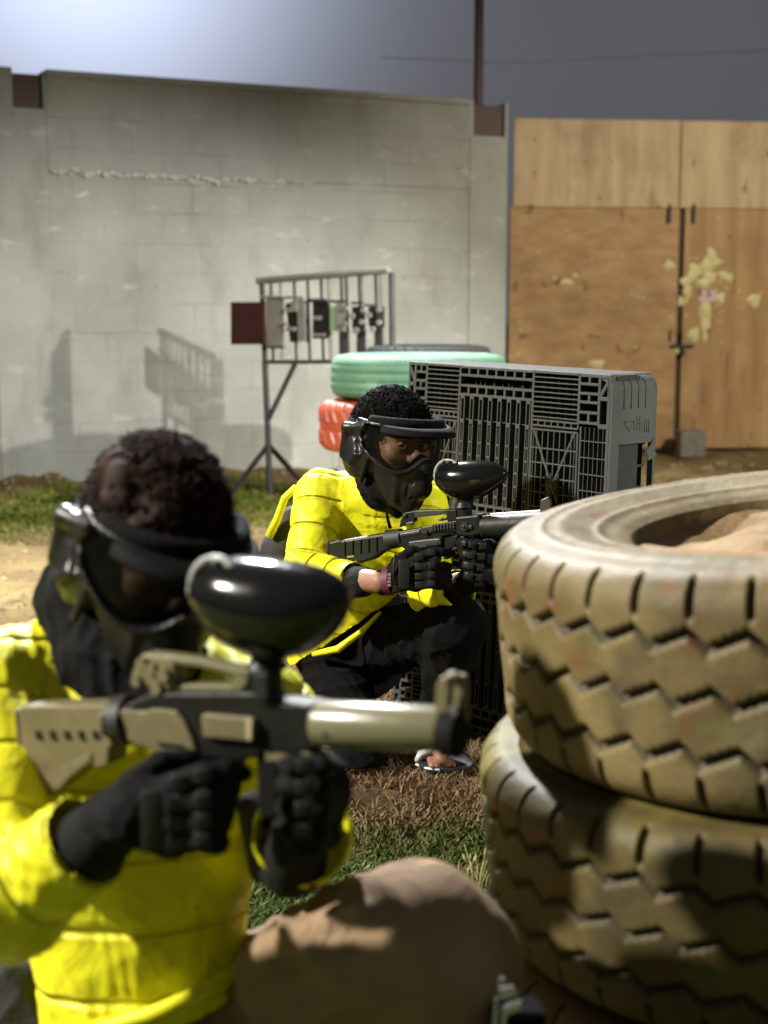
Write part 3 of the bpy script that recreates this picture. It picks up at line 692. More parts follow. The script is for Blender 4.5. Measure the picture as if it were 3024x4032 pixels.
for (a, b, r1) in ((1155, 508, 24), (1182, 625, 26), (1290, 498, 22), (1320, 612, 22), (1245, 460, 20), (1232, 555, 20), (1372, 455, 20), (1372, 560, 20), (1105, 445, 18), (1098, 570, 18)):
    c0 = rp_(*z3(a, b), -.05); MB().tube([c0 - rp_.n * .006, c0 + rp_.n * .012], r1 / 2.074 * rb[1] / 5600, 14).build('target_disc', M['rack_light'], rack, auto=40)
for (x0, y0, x1, y1) in ((1130, 390, 1225, 410), (1240, 410, 1330, 428), (1345, 430, 1400, 600)): plate(x0, y0, x1, y1, M['rack'], t=-.035, name='bracket')

# ================================================================== tyres
def tyre_mesh(R, Wd, rim, lugs, zig=3, nth=1500, nz=140, depth=.015, style='truck'):
    hw = Wd / 2
    # profile from inner top edge over the shoulder, down the tread, back to the inner bottom edge
    prof = []
    rs = .045 if style == 'truck' else .05
    pr = [(rim, hw * .80), (rim + .02, hw * .86), ((rim + R) / 2, hw * 1.0), (R - .07, hw * .985)]
    for a in np.linspace(90, 0, 9): pr.append((R - rs + rs * math.cos(math.radians(a)) * 1.0, hw - rs + rs * math.sin(math.radians(a)) - .004))
    top = np.array(pr); bot = top[::-1] * np.array([1, -1]); c = np.concatenate([top, bot])
    d = np.r_[0, np.cumsum(np.linalg.norm(np.diff(c, axis=0), axis=1))]
    t = np.linspace(0, d[-1], nz); pr_, pz = np.interp(t, d, c[:, 0]), np.interp(t, d, c[:, 1])
    # dense normals
    tr, tz = np.gradient(pr_), np.gradient(pz); nl = np.hypot(tr, tz); nr, nzv = -tz / nl, tr / nl
    th = np.arange(nth) * 2 * math.pi / nth
    TH, K = np.meshgrid(th, np.arange(nz), indexing='ij')
    r, z = pr_[K], pz[K]; NR, NZ = nr[K], nzv[K]
    ph = TH * lugs / (2 * math.pi)
    tread = np.clip((r - (R - .035)) / .01, 0, 1)
    g = np.zeros_like(r)
    if style == 'truck':
        for i, z0 in enumerate(np.linspace(-.46, .46, zig) * hw):
            f = (ph + .37 * i) % 1
            tri = np.where(f < .68, f / .68, (1 - f) / .32) - .5          # gentle rise, steep drop
            w = .0022 if i != 1 else .0018
            g = np.maximum(g, np.clip((w + .0036 - np.abs(z - z0 - tri * .019) * np.where(f < .68, .92, .74)) / .0036, 0, 1))
            f2 = (ph + .37 * i + .12) % 1                                 # short sipes
        f = np.abs((ph + .5) % 1 - .5) * (2 * math.pi * R / lugs)
        sh = (np.abs(z) > hw * .64) & (r > R - .026)
        g = np.maximum(g, np.clip((.0026 + .003 - f) / .003, 0, 1) * sh * np.clip((np.abs(z) - hw * .64) / .004, 0, 1) * np.clip((r - (R - .026)) / .004, 0, 1))
    elif style == 'rib':
        for z0 in (-.55, -.2, .2, .55): g = np.maximum(g, np.clip((.006 - np.abs(z - z0 * hw)) / .003, 0, 1) * (r > R - .03))
        f = np.abs((ph * 2 + .5) % 1 - .5); g = np.maximum(g, (f < .16) * (np.abs(z) > hw * .72) * (r > R - .05) * .6)
    else:
        f = np.abs(((ph + z * 8) + .5) % 1 - .5) * (2 * math.pi * R / lugs)
        g = np.clip((.007 - f) / .004, 0, 1) * (r > R - .06) * (np.abs(z) > hw * .12)
        g = np.maximum(g, np.clip((.006 - np.abs(np.abs(z) - hw * .08)) / .003, 0, 1) * (r > R - .03))
    jit = .0012 * np.sin(TH * 37) * np.sin(TH * 11 + z * 60)
    r = r - NR * (g * depth + .6 * jit); z = z - NZ * g * depth * (np.abs(NZ) < .97)
    # raised rings on the sidewall
    ring = (np.abs(np.abs(z) - hw) < .02) & (r < R - .05)
    z = z + np.sign(z) * ring * (.003 * np.exp(-((r - (R - .075)) / .005) ** 2) + .003 * np.exp(-((r - (rim + .05)) / .006) ** 2))
    global GROOVE; GROOVE = g.reshape(-1)
    V = np.stack([r * np.cos(TH), r * np.sin(TH), z], -1).reshape(-1, 3)
    id_ = np.arange(nth * nz).reshape(nth, nz); nx = np.roll(id_, -1, 0)
    Q = np.stack([id_[:, :-1], id_[:, 1:], nx[:, 1:], nx[:, :-1]], -1).reshape(-1, 4)
    # inner liner closes the carcass
    Q2 = np.stack([id_[:, -1], id_[:, 0], nx[:, 0], nx[:, -1]], -1)
    return V, np.concatenate([Q, Q2])
def big_mat(name, a, b, c, d, gl):
    m = mat(name, a, .62, spec=.35, var=b, vscale=4.5, bump=.3, bscale=35, var2=c, v2scale=5, v2lo=.50, v2hi=.62)
    n = m.node_tree.nodes; l = m.node_tree.links; bs = n['Principled BSDF']; src = bs.inputs['Base Color'].links[0].from_socket
    z = n.new('ShaderNodeTexNoise'); z.inputs['Scale'].default_value = 9; z.inputs['Detail'].default_value = 6; l.new(n['Texture Coordinate'].outputs['Object'], z.inputs['Vector'])
    r = n.new('ShaderNodeValToRGB'); r.color_ramp.elements[0].position = .58; r.color_ramp.elements[1].position = .68; l.new(z.outputs['Fac'], r.inputs[0])
    x = n.new('ShaderNodeMixRGB'); x.inputs[2].default_value = (*d, 1); l.new(r.outputs[0], x.inputs[0]); l.new(src, x.inputs[1]); l.new(x.outputs[0], bs.inputs['Base Color'])
    return m
M['big1'] = big_mat('cream and brown painted tyre', (.165, .125, .050), (.095, .065, .027), (.080, .066, .016), (.135, .060, .018), 0)
M['big2'] = big_mat('olive yellow painted tyre', (.105, .080, .024), (.060, .043, .016), (.105, .088, .016), (.125, .064, .018), 0)
add_spots(M['big1'], 2.6, .56, .68, (.27, .22, .125), .7); add_spots(M['big1'], 7, .60, .70, (.07, .05, .025), .7); add_spots(M['big2'], 3, .55, .66, (.20, .17, .05), .7); add_spots(M['big2'], 7, .58, .68, (.04, .03, .014), .7); add_spots(M['big2'], 1.7, .62, .70, (.45, .43, .36), .8)
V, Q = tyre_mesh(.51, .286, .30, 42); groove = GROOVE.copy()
for k_ in ('big1', 'big2'):                              # groove shade deepened in the colour, towards the tone of unpainted rubber
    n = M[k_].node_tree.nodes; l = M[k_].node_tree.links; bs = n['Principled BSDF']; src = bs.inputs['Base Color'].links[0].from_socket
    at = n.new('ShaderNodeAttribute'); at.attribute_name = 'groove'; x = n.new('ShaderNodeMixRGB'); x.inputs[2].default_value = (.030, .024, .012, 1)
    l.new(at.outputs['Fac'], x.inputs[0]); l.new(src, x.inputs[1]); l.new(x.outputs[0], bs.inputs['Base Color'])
T = [((.682, 2.075, .850 - .158), 8, M['big1'], 'large cream painted truck tyre with zigzag tread on top of the near stack'),
     ((.662, 2.07, .525 - .143), 21, M['big2'], 'large olive yellow truck tyre in the middle of the near stack, below the cream one'),
     ((.675, 2.08, .097), 35, M['big2'], 'large dark truck tyre on the ground at the bottom of the near stack')]
big_me = None
for i, (loc, rot, m, lab) in enumerate(T):
    a = math.radians(rot * 2.3); R_ = np.array([[math.cos(a), -math.sin(a), 0], [math.sin(a), math.cos(a), 0], [0, 0, 1]])
    tl = math.radians((5.6, 4.6, 0)[i]); Rx = np.array([[math.cos(tl), 0, -math.sin(tl)], [0, 1, 0], [math.sin(tl), 0, math.cos(tl)]])
    o = mk('truck_tyre', (V * np.array([1, 1, (1.10, 1, .68)[i]])) @ R_.T @ Rx.T + np.array(loc), Q, m, origin=loc)
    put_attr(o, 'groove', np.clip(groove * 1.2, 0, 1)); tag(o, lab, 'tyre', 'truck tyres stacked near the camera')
# dirt lying in the upper tyre
nn = 40; rr_ = np.linspace(0, .315, 16); vv = [(0, 0, .02)]; ff = []
for i, r in enumerate(rr_[1:]):
    for j in range(nn):
        a = j * 2 * math.pi / nn; vv.append((r * math.cos(a), r * math.sin(a), .02 + .015 * math.sin(r * 30 + 3 * math.sin(a * 2)) + r_.normal() * .002))
for j in range(nn): ff.append((0, 1 + j, 1 + (j + 1) % nn))
for i in range(14):
    for j in range(nn): k = (j + 1) % nn; ff.append((1 + i * nn + j, 1 + (i + 1) * nn + j, 1 + (i + 1) * nn + k, 1 + i * nn + k))
vv = np.array(vv); vv[:, 2] += vv[:, 0] * .098
o = mk('dirt', vv + np.array([.682, 2.075, .772]), ff, M['sand']); tag(o, 'brown dirt filling the hollow of the cream tyre', 'dirt', kind='stuff')
# painted car tyres behind the crouching player
V2, Q2 = tyre_mesh(.40, .20, .22, 60, nth=720, nz=80, depth=.006, style='rib')
V3, Q3 = tyre_mesh(.385, .23, .22, 34, nth=480, nz=60, depth=.012, style='car')
Yt = 6.5
zt1 = P(1650, 1402, 6.1)[2]
cg = P(1648, 1480, Yt); cr = P(1600, 1680, Yt)
stack = [(V2, Q2, (cg[0], Yt, zt1 - .10), M['paint_green'], 'green painted car tyre on top of the coloured stack behind the crouching player'),
         (V3, Q3, (cr[0] - .015, Yt - .03, zt1 - .20 - .12), M['paint_red'], 'orange red painted car tyre right under the green one'),
         (V2, Q2, (cg[0] + .03, Yt + .02, zt1 - .44 - .10), M['paint_white'], 'dirty white painted car tyre under the orange red one'),
         (V3, Q3, (cg[0], Yt, zt1 - .655 - .115), M['paint_white'], 'dirty white car tyre lowest in the coloured stack')]
for v, q, loc, m, lab in stack:
    o = mk('painted_tyre', v + np.array(loc), q, m, origin=loc); tag(o, lab, 'tyre', 'painted tyres stacked behind the crouching player')
# black board-like tyre stack farther back: only its top shows
bc = P(1700, 1385, 8.2)
for i in range(5):
    loc = (bc[0] - .02, 8.2, bc[2] - .055 - i * .19)
    if loc[2] < .05: break
    o = mk('black_tyre', V3 * np.array([.93, .93, .8]) + np.array(loc), Q3, M['tyre_black'], origin=loc)
    tag(o, ['black car tyre on top of the far stack behind the green tyre', 'black car tyre, second from the top of the far stack', 'black car tyre, third from the top of the far stack', 'black car tyre, fourth from the top of the far stack', 'black car tyre lowest in the far stack'][i], 'tyre', 'black tyres stacked behind the green tyre')
# ================================================================== plastic pallet standing on its edge
TL, TR, BL, BR = P(1612, 1424, 4.0), P(2402, 1478, 3.50), G(1545, 2800), G(2338, 3040)
pn = nrm(np.cross(TR - TL, BL - TL)); pn = pn if pn[1] > 0 else -pn
pn[2] = 0; pn = nrm(pn)
def PB(u, v, d): return (TL * (1 - u) + TR * u) * (1 - v) + (BL * (1 - u) + BR * u) * v + pn * d
pal = empty('plastic_pallet', (BL + BR) / 2, 'dark grey plastic pallet standing on edge as cover beside the crouching player', 'pallet')
def hx(mb, u0, v0, u1, v1, d0, d1):
    mb.hexa([PB(u0, v1, d0), PB(u1, v1, d0), PB(u1, v0, d0), PB(u0, v0, d0), PB(u0, v1, d1), PB(u1, v1, d1), PB(u1, v0, d1), PB(u0, v0, d1)])
fd = MB(); inn = MB(); T_ = .0042                         # bar half width as a fraction of the deck
def hb(v, u0, u1, t=T_, d=.0, dd=.022, mb=None): hx(mb or fd, u0, v - t * .75, u1, v + t * .75, d, d + dd)
def vb(u, v0, v1, t=T_, d=.001, dd=.020, mb=None): hx(mb or fd, u - t, v0, u + t, v1, d, d + dd)
def diag(a, b, t=.005, d=.002):
    a = np.array(a); b = np.array(b); k = b - a; q = nrm([-k[1] * 1.3, k[0] * .75]) * t
    c = [a + q, b + q, b - q, a - q]
    fd.hexa([PB(*c[3], d), PB(*c[2], d), PB(*c[1], d), PB(*c[0], d), PB(*c[3], d + .015), PB(*c[2], d + .015), PB(*c[1], d + .015), PB(*c[0], d + .015)])
def ladder(v0, v1, u0, u1, n, t=.0048, fl=1):
    vv = (lambda v: v) if fl == 1 else (lambda v: 1 - v)
    a, b = sorted((vv(v0), vv(v1)))
    hb(a, u0, u1, t); hb(b, u0, u1, t)
    for i in range(n + 1): vb(u0 + (u1 - u0) * i / n, a, b, t * 1.1)
for fl in (1, -1):
    vv = (lambda v: v) if fl == 1 else (lambda v: 1 - v)
    def VB(u, v0, v1, **k): a, b = sorted((vv(v0), vv(v1))); vb(u, a, b, **k)
    def HB(v, u0, u1, **k): hb(vv(v), u0, u1, **k)
    # corner blocks
    for (u0, u1, out) in ((.0, .10, 0), (.865, 1.0, 1)):
        a, b = (u0 + .035, u1) if not out else (u0, u1 - .045)
        ladder(.004, .026, a, b, 2, fl=fl); ladder(.050, .072, a, b, 2, fl=fl); ladder(.098, .124, a, b, 2, fl=fl)
        VB(a, .0, .13, t=.006); VB(b, .0, .13, t=.006)
        e = u0 + .004 if not out else u1 - .004
        VB(e, .0, .14, t=.006); HB(.004, u0, u1, t=.006); HB(.060, min(e, a if not out else b), max(e, a if not out else b), t=.007); HB(.13, min(e, a if not out else b), max(e, a if not out else b), t=.008)
        k0 = (a if not out else b, vv(.058)); k1 = (e, vv(.012)); diag(k0, k1, .006)
    # fine meshes
    for (u0, u1) in ((.10, .28), (.65, .865)):
        for i in range(10): HB(.004 + .0128 * i, u0, u1, t=.0022, dd=.012)
        for i in range(7): VB(u0 + (u1 - u0) * i / 6, .0, .12, t=.0016, d=.013, dd=.05)
        HB(.003, u0, u1, t=.005)
        # panel with a cross brace and a round boss
        ladder(.128, .142, u0, u1, 7, .0034, fl=fl); HB(.152, u0, u1, t=.0034)
        for i in range(9):
            VB(u0 + (u1 - u0) * i / 8, .152, .44, t=.0026 if i not in (0, 8) else .0042)
        VB(u0 + .012, .152, .44, t=.0022); VB(u1 - .012, .152, .44, t=.0022)
        for i in range(7): HB(.20 + .038 * i, u0, u1, t=.0026)
        m_ = ((u0 + u1) / 2, vv(.295)); p_ = [(u0 + .014, vv(.155)), (u1 - .014, vv(.155)), (u0 + .014, vv(.435)), (u1 - .014, vv(.435))]
        for q in p_: diag(q, m_, .0042, .0)
        c = PB(*m_, 0); fd.tube([c - pn * .003, c + pn * .02], .019, 18); fd.tube([c - pn * .006, c - pn * .001], .011, 12)
        for q in range(8):
            an = q * math.pi / 4; fd.tube([c - pn * .002, c - pn * .002 + .034 * (math.cos(an) * nrm(TR - TL) + math.sin(an) * np.array([0, 0, 1]))], .0025, 5)
    # centre: ladders, then slotted slats
    ladder(.004, .026, .28, .65, 8, fl=fl); ladder(.054, .078, .28, .65, 8, fl=fl)
    for i in range(9): VB(.28 + .37 * i / 8, .026, .054, t=.002, d=.03, dd=.06)
    for i in range(8):
        uc = .30 + .33 * i / 7
        for sgn in (-1, 1): VB(uc + sgn * .0085, .078, .37, t=.0027)
        VB(uc, .16, .37, t=.0018)
        for j, w_ in ((.085, .006), (.150, .008), (.205, .004), (.24, .004), (.275, .004), (.31, .004), (.345, .006)):
            HB(j, uc - .010, uc + .010, t=w_)
    HB(.145, .28, .65, t=.0016, d=.006, dd=.006)
    ladder(.372, .392, .27, .66, 9, fl=fl); ladder(.425, .445, .0, 1.0, 22, fl=fl)
    # slim grating at the outer edge
    for (u0, u1) in ((.0, .10), (.875, .995)):
        for i in range(7): VB(u0 + (u1 - u0) * i / 6, .135, .44, t=.0018 if i not in (0, 6) else .004, d=.004)
        for i in range(7): HB(.17 + .042 * i, u0, u1, t=.0018)
    ladder(.468, .488, .10, .90, 18, fl=fl)
VB_ = [vb(u, .002, .998, t=.0055) for u in (.0045, .9955, .28, .65)]
hb(.5, 0, 1, .004)
fd.build('front_deck', M['pallet'], pal, smooth=False, bevel=.0012)
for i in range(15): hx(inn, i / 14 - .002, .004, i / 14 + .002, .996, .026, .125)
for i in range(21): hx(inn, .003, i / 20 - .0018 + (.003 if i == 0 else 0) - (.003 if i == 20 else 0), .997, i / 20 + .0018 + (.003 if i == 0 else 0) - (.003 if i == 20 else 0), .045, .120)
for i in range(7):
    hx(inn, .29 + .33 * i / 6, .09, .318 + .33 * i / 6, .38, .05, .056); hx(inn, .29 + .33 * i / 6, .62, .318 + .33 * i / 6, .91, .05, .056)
hx(inn, .944, .005, .949, .995, .030, .196)  # added panel, keeps the view into the hand holes dark
inn.build('inner_ribs', M['pallet_shade'], pal, smooth=False)
bk = MB(); hx(bk, .004, .004, .950, .996, .190, .196); bk.build('back_deck', M['pallet_shade'], pal, smooth=False)  # solid dark sheet, so the inside of the pallet looks shaded
# right hand side: skin with hand holes, rounded outer corner
TH_ = .215
sd = MB()
def sx(mb, v0, v1, d0, d1, u0=.999, u1=1.012): hx(mb, u0, v0, u1, v1, d0, d1)
prof_n = 10
def strip(mb, v0, v1, dmin=0.0):                          # smooth skin that curls round the far edge
    pr = [(1.012, .003), (1.014, .02)] + [(1.014 - .05 * (1 - math.cos(a)), TH_ - .045 + .045 * math.sin(a)) for a in np.linspace(0, math.pi / 2, 8)]
    pr = [p for p in pr if p[1] >= dmin] if dmin else pr
    for (ua, da), (ub, db) in zip(pr[:-1], pr[1:]):
        mb.hexa([PB(ua - .010, v1, da), PB(ua, v1, da), PB(ua, v0, da), PB(ua - .010, v0, da), PB(ub - .010, v1, db), PB(ub, v1, db), PB(ub, v0, db), PB(ub - .010, v0, db)])
strip(sd, .035, .175); strip(sd, .47, .53); strip(sd, .82, .97)
for i, a in enumerate(np.linspace(0, math.pi / 2, 7)[:-1]):   # rounded top corner of the side
    a2 = a + math.pi / 12
    for (dA, dB) in ((.003, .17), (.17, .198)):
        q = lambda an, k: (1.014 - k - .055 * (1 - math.sin(math.pi / 2 - an)), .035 - .032 * math.sin(an))
        (ua, va), (ub, vb_) = q(a, 0), q(a2, 0); (uc, vc), (ud, vd_) = q(a, .012), q(a2, .012)
        sh = 0 if dB < .18 else .012
        sd.hexa([PB(uc, va + .008, dA), PB(ua, va, dA), PB(ub, vb_, dA), PB(ud, vb_ + .008, dA), PB(uc - sh, va + .008, dB), PB(ua - sh, va, dB), PB(ub - sh, vb_, dB), PB(ud - sh, vb_ + .008, dB)])
for (a, b) in ((.175, .47), (.53, .82)):
    sx(sd, a, b, .003, .036); strip(sd, a, b, .172)
for v in (.03, .97): hx(sd, .02, v - .03 if v < .5 else v + .018, .965, v - .024 if v < .5 else v + .026, .003, TH_ - .01)
sp_ = sd.build('side_panel', M['pallet'], pal, smooth=True, auto=35)
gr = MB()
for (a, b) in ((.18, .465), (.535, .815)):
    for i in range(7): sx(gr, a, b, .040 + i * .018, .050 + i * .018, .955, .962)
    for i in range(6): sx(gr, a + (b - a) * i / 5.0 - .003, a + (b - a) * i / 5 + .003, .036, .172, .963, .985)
gr.build('hand_hole_grille', M['pallet_shade'], pal, smooth=False)
for i in range(4):                                        # raised dark strips painting the shade of moulded grooves over the top corner
    d = .048 + .030 * i
    pts = [PB(1.0149 - .055 * (1 - math.cos(a)), .035 - .032 * math.sin(a), d) for a in np.linspace(0, 1.35, 7)]
    pts = [PB(1.0149, .085, d), PB(1.0149, .06, d)] + pts
    MB().tube(pts, .0017, 6).build('groove_shade', M['iron'], pal)
mk_ = MB()                                                 # moulded recycling arrow and letters, barely proud of the skin
def em(pts, r=.0011): mk_.tube([PB(1.0146, v, d) for v, d in pts], r, 5)
em([(.118, .050), (.142, .072), (.118, .092), (.118, .050)]); em([(.118, .094), (.140, .094)])
for k in range(2):
    for (a, b) in ((.105, .122), (.117, .130)): em([(.100 + .024 * k, a), (.118 + .022 * k, a), (.118 + .022 * k, a + .010), (.100 + .024 * k, a + .010), (.100 + .024 * k, a)] if k else [(.104, a), (.120, a)])
for d in (.138, .147, .156): em([(.116, d), (.150, d)])
mk_.build('moulded_marks', M['pallet_shade'], pal)
fl_ = MB(); c = PB(1.018, .195, .150)
q = [(0, 0), (.02, .012), (.034, .03), (.028, .0), (.036, -.014), (.02, -.022), (.006, -.026)]
e1 = pn; e2 = np.array([0, 0, 1.])
A_ = [c + e1 * a + e2 * b + np.cross(e1, e2) * .004 * math.sin(40 * a) for a, b in q]; B_ = [p - np.cross(e1, e2) * .003 + np.array([-.004, -.002, 0]) for p in A_]
fl_.add(A_ + B_, [tuple(range(7)), tuple(range(7, 14))[::-1]] + [(i, i + 7, (i + 1) % 7 + 7, (i + 1) % 7) for i in range(7)]); fl_.build('torn_flap', M['pallet'], pal, smooth=False)
nb = MB(); nb.tube([PB(.70, .405, -.03), PB(.70, .405, .01)], .012, 8); nb.box((-.014, -.006, -.028), (.014, .006, .028), o=PB(.70, .405, -.02)); nb.build('clip', mat('brown clip', (.06, .04, .03), .6), pal, smooth=False, bevel=.003)

# ================================================================== shared: paintball mask, hair, head
def frame(Fv, Uv):
    Fv = nrm(Fv); S = nrm(np.cross(Fv, Uv)); U = np.cross(S, Fv); return np.stack([S, Fv, U], 1)
def lens_material(tint=.88):
    m = bpy.data.materials.new('smoky clear lens'); m.use_nodes = True; n = m.node_tree.nodes; l = m.node_tree.links; n.clear()
    o = n.new('ShaderNodeOutputMaterial'); t = n.new('ShaderNodeBsdfTransparent'); t.inputs[0].default_value = (tint, tint, tint * .98, 1)
    g = n.new('ShaderNodeBsdfGlossy'); g.inputs['Roughness'].default_value = .12; g.inputs[0].default_value = (.9, .9, .9, 1)
    d = n.new('ShaderNodeBsdfDiffuse'); d.inputs[0].default_value = (.05, .05, .045, 1)
    x0 = n.new('ShaderNodeMixShader'); x0.inputs[0].default_value = .05; l.new(t.outputs[0], x0.inputs[1]); l.new(d.outputs[0], x0.inputs[2])
    f = n.new('ShaderNodeLayerWeight'); f.inputs[0].default_value = .12
    x = n.new('ShaderNodeMixShader'); l.new(f.outputs['Fresnel'], x.inputs[0]); l.new(x0.outputs[0], x.inputs[1]); l.new(g.outputs[0], x.inputs[2]); l.new(x.outputs[0], o.inputs[0])
    return m
M['lens'] = lens_material(.78); M['lens_dark'] = lens_material(.55)
A_MAX = 1.22
def lens_lo(a):                                            # lower edge of the lens against the angle round the face
    return -.052 + .040 * np.exp(-(a / .20) ** 2) + .058 * np.clip((np.abs(a) - .45) / .75, 0, 1) ** 1.3
def window(X, Y, Z, grow=0.0):
    a = np.arctan2(X, Y + .03); r = .12
    return np.maximum(np.maximum((np.abs(a) - A_MAX) * r, Z - .044), lens_lo(a) - Z) - grow
def make_mask(parent, R, o, h, name='paintball_mask', lens='lens'):
    g = Grid((-.15, -.12, -.20), (.15, .20, .09), h, R, o)
    g.ell((0, .012, -.015), (.100, .122, .098), k=0)
    g.ell((0, .050, -.084), (.064, .088, .080), k=.035)
    g.cone((0, .118, -.038), (0, .132, -.090), .020, .030, k=.022)                 # nose bridge down to the muzzle
    g.cone((0, .112, -.134), (0, .098, -.150), .022, .016, k=.02)                  # pointed chin
    for s in (-1, 1):                                                              # ear guards with swept ridges
        g.ell((s * .082, -.022, -.030), (.030, .055, .072), k=.02)
        g.cone((s * .098, .050, .040), (s * .112, -.035, .020), .010, .012, k=.012)
        g.cone((s * .112, -.035, .020), (s * .108, -.045, -.050), .012, .008, k=.012)
        g.cone((s * .106, .040, .000), (s * .110, -.010, -.060), .007, .007, k=.012)
        g.cone((s * .100, .048, -.030), (s * .092, .020, -.100), .006, .006, k=.012)
        g.cone((s * .050, .105, -.070), (s * .040, .095, -.130), .007, .006, k=.010)
        g.cone((s * .112, .006, .004), (s * .112, .018, -.022), .013, .010, k=.006, mode='sub')
        for q in range(3):                                                        # breathing slots
            g.cone((s * (.024 + .012 * q), .138 - .006 * q, -.078 - .004 * q), (s * (.020 + .010 * q), .132 - .008 * q, -.118), .0035, .003, mode='sub', k=.003)
    # raised goggle frame round the window
    def rim(X, Y, Z):
        w = window(X, Y, Z); e = np.sqrt((X / .107) ** 2 + ((Y - .012) / .132) ** 2 + ((Z + .012) / .30) ** 2) - 1
        return np.maximum(np.abs(e * .115) - .006, np.abs(w + .0) - .009)
    g.apply((-.13, .0, -.08), (.13, .16, .08), rim, k=.008)
    # hollow it, open the lens, open the back and the top
    def hollow(X, Y, Z):
        return np.sqrt((X / .090) ** 2 + ((Y - .006) / .110) ** 2 + ((Z + .03) / .118) ** 2) * .095 - .095
    g.apply((-.14, -.13, -.2), (.14, .18, .1), hollow, mode='sub')
    g.apply((-.14, .03, -.08), (.14, .20, .08), lambda X, Y, Z: np.maximum(window(X, Y, Z), .0 - Y + .03), mode='sub')
    g.cut((0, -.062, 0), (0, -1, .35)); g.cut((0, 0, .052), (0, -.25, 1))
    V, Q = g.mesh(); V = relax(V, Q, 2)
    m = mk(name, V, Q, M['mask'], parent)
    # lens: curved sheet with thickness
    na, nz_ = 60, 18; A = np.linspace(-A_MAX - .05, A_MAX + .05, na); V = []
    for lay in (0, .002):
        for a in A:
            lo = lens_lo(a) - .006
            for k in range(nz_):
                z = lo + (.050 - lo) * k / (nz_ - 1)
                w = math.sqrt(max(1e-6, 1 - ((z + .012) / .26) ** 2)); rx, ry = (.104 - lay) * w, (.125 - lay) * w
                # intersect angle a from (0,-.03) with the ellipse centred at y=.012
                sa, ca = math.sin(a), math.cos(a); qa = (sa / rx) ** 2 + (ca / ry) ** 2; y0 = -.042; qb = 2 * y0 * ca / ry ** 2; qc = (y0 / ry) ** 2 - 1
                t = (-qb + math.sqrt(qb * qb - 4 * qa * qc)) / (2 * qa); V.append((sa * t, ca * t - .03, z))
    V = np.array(V) @ R.T + o; n1 = na * nz_; Fc = []
    for i in range(na - 1):
        for k in range(nz_ - 1):
            a = i * nz_ + k; Fc.append((a, a + 1, a + nz_ + 1, a + nz_)); Fc.append((n1 + a, n1 + a + nz_, n1 + a + nz_ + 1, n1 + a + 1))
    mk('lens', V, Fc, M[lens], m)
    # visor: curved peak
    V = []; na = 48; nb_ = 9; A = np.linspace(-1.08, 1.08, na)
    for lay in (0, 1):
        for a in A:
            ext = .036 * max(0, math.cos(a * 1.18)) ** .8 + .006
            for k in range(nb_):
                t = k / (nb_ - 1); r = (1 + 0 * t); x = .106 * math.sin(a); y = .014 + .124 * math.cos(a) 
                x += math.sin(a) * ext * t * .75; y += math.cos(a * .8) * ext * t
                z = .050 + .17 * ext * t - .010 * t * t - .004 * abs(math.sin(a)) + .006 * math.sin(math.pi * t) - lay * .0045 + .000 * math.cos(a) * t
                if k == nb_ - 1: z -= .004
                V.append((x, y, z))
    V = np.array(V) @ R.T + o; n1 = na * nb_; Fc = []
    for i in range(na - 1):
        for k in range(nb_ - 1):
            a = i * nb_ + k; Fc.append((a, a + nb_, a + nb_ + 1, a + 1)); Fc.append((n1 + a, n1 + a + 1, n1 + a + nb_ + 1, n1 + a + nb_))
        a = i * nb_; Fc.append((a, n1 + a, n1 + a + nb_, a + nb_)); a += nb_ - 1; Fc.append((a, a + nb_, n1 + a + nb_, n1 + a))
    for a in (0, (na - 1) * nb_):
        for k in range(nb_ - 1): Fc.append((a + k, a + k + 1, n1 + a + k + 1, n1 + a + k))
    mk('visor', V, Fc, M['mask_frame'], m)
    # top foam rail, strap and side clips
    mb = MB(); pts = [np.array([.100 * math.sin(a), .016 + .118 * math.cos(a), .055 + .010 * math.cos(a)]) @ R.T + o for a in np.linspace(-1.3, 1.3, 26)]
    pts = [q - R[:, 2] * .007 for q in pts]; pts = [q + (R @ np.array([0, -.012, .002])) for q in pts]; mb.tube(pts, .0125, 12); mb.build('brow_foam', M['black_cloth'], m)
    mb = MB(); pts = [np.array([.100 * math.sin(a), -.004 + .112 * math.cos(a), .024]) for a in np.linspace(1.75, 2 * math.pi - 1.75, 34)]
    for p0, p1 in zip(pts[:-1], pts[1:]):
        n0 = nrm([p0[0], p0[1], 0]) * .002; n1_ = nrm([p1[0], p1[1], 0]) * .002; z = np.array([0, 0, .016])
        mb.hexa([q @ R.T + o for q in (p0 - n0 - z, p1 - n1_ - z, p1 - n1_ + z, p0 - n0 + z, p0 + n0 - z, p1 + n1_ - z, p1 + n1_ + z, p0 + n0 + z)])
    mb.build('strap', M['black_cloth'], m)
    return m
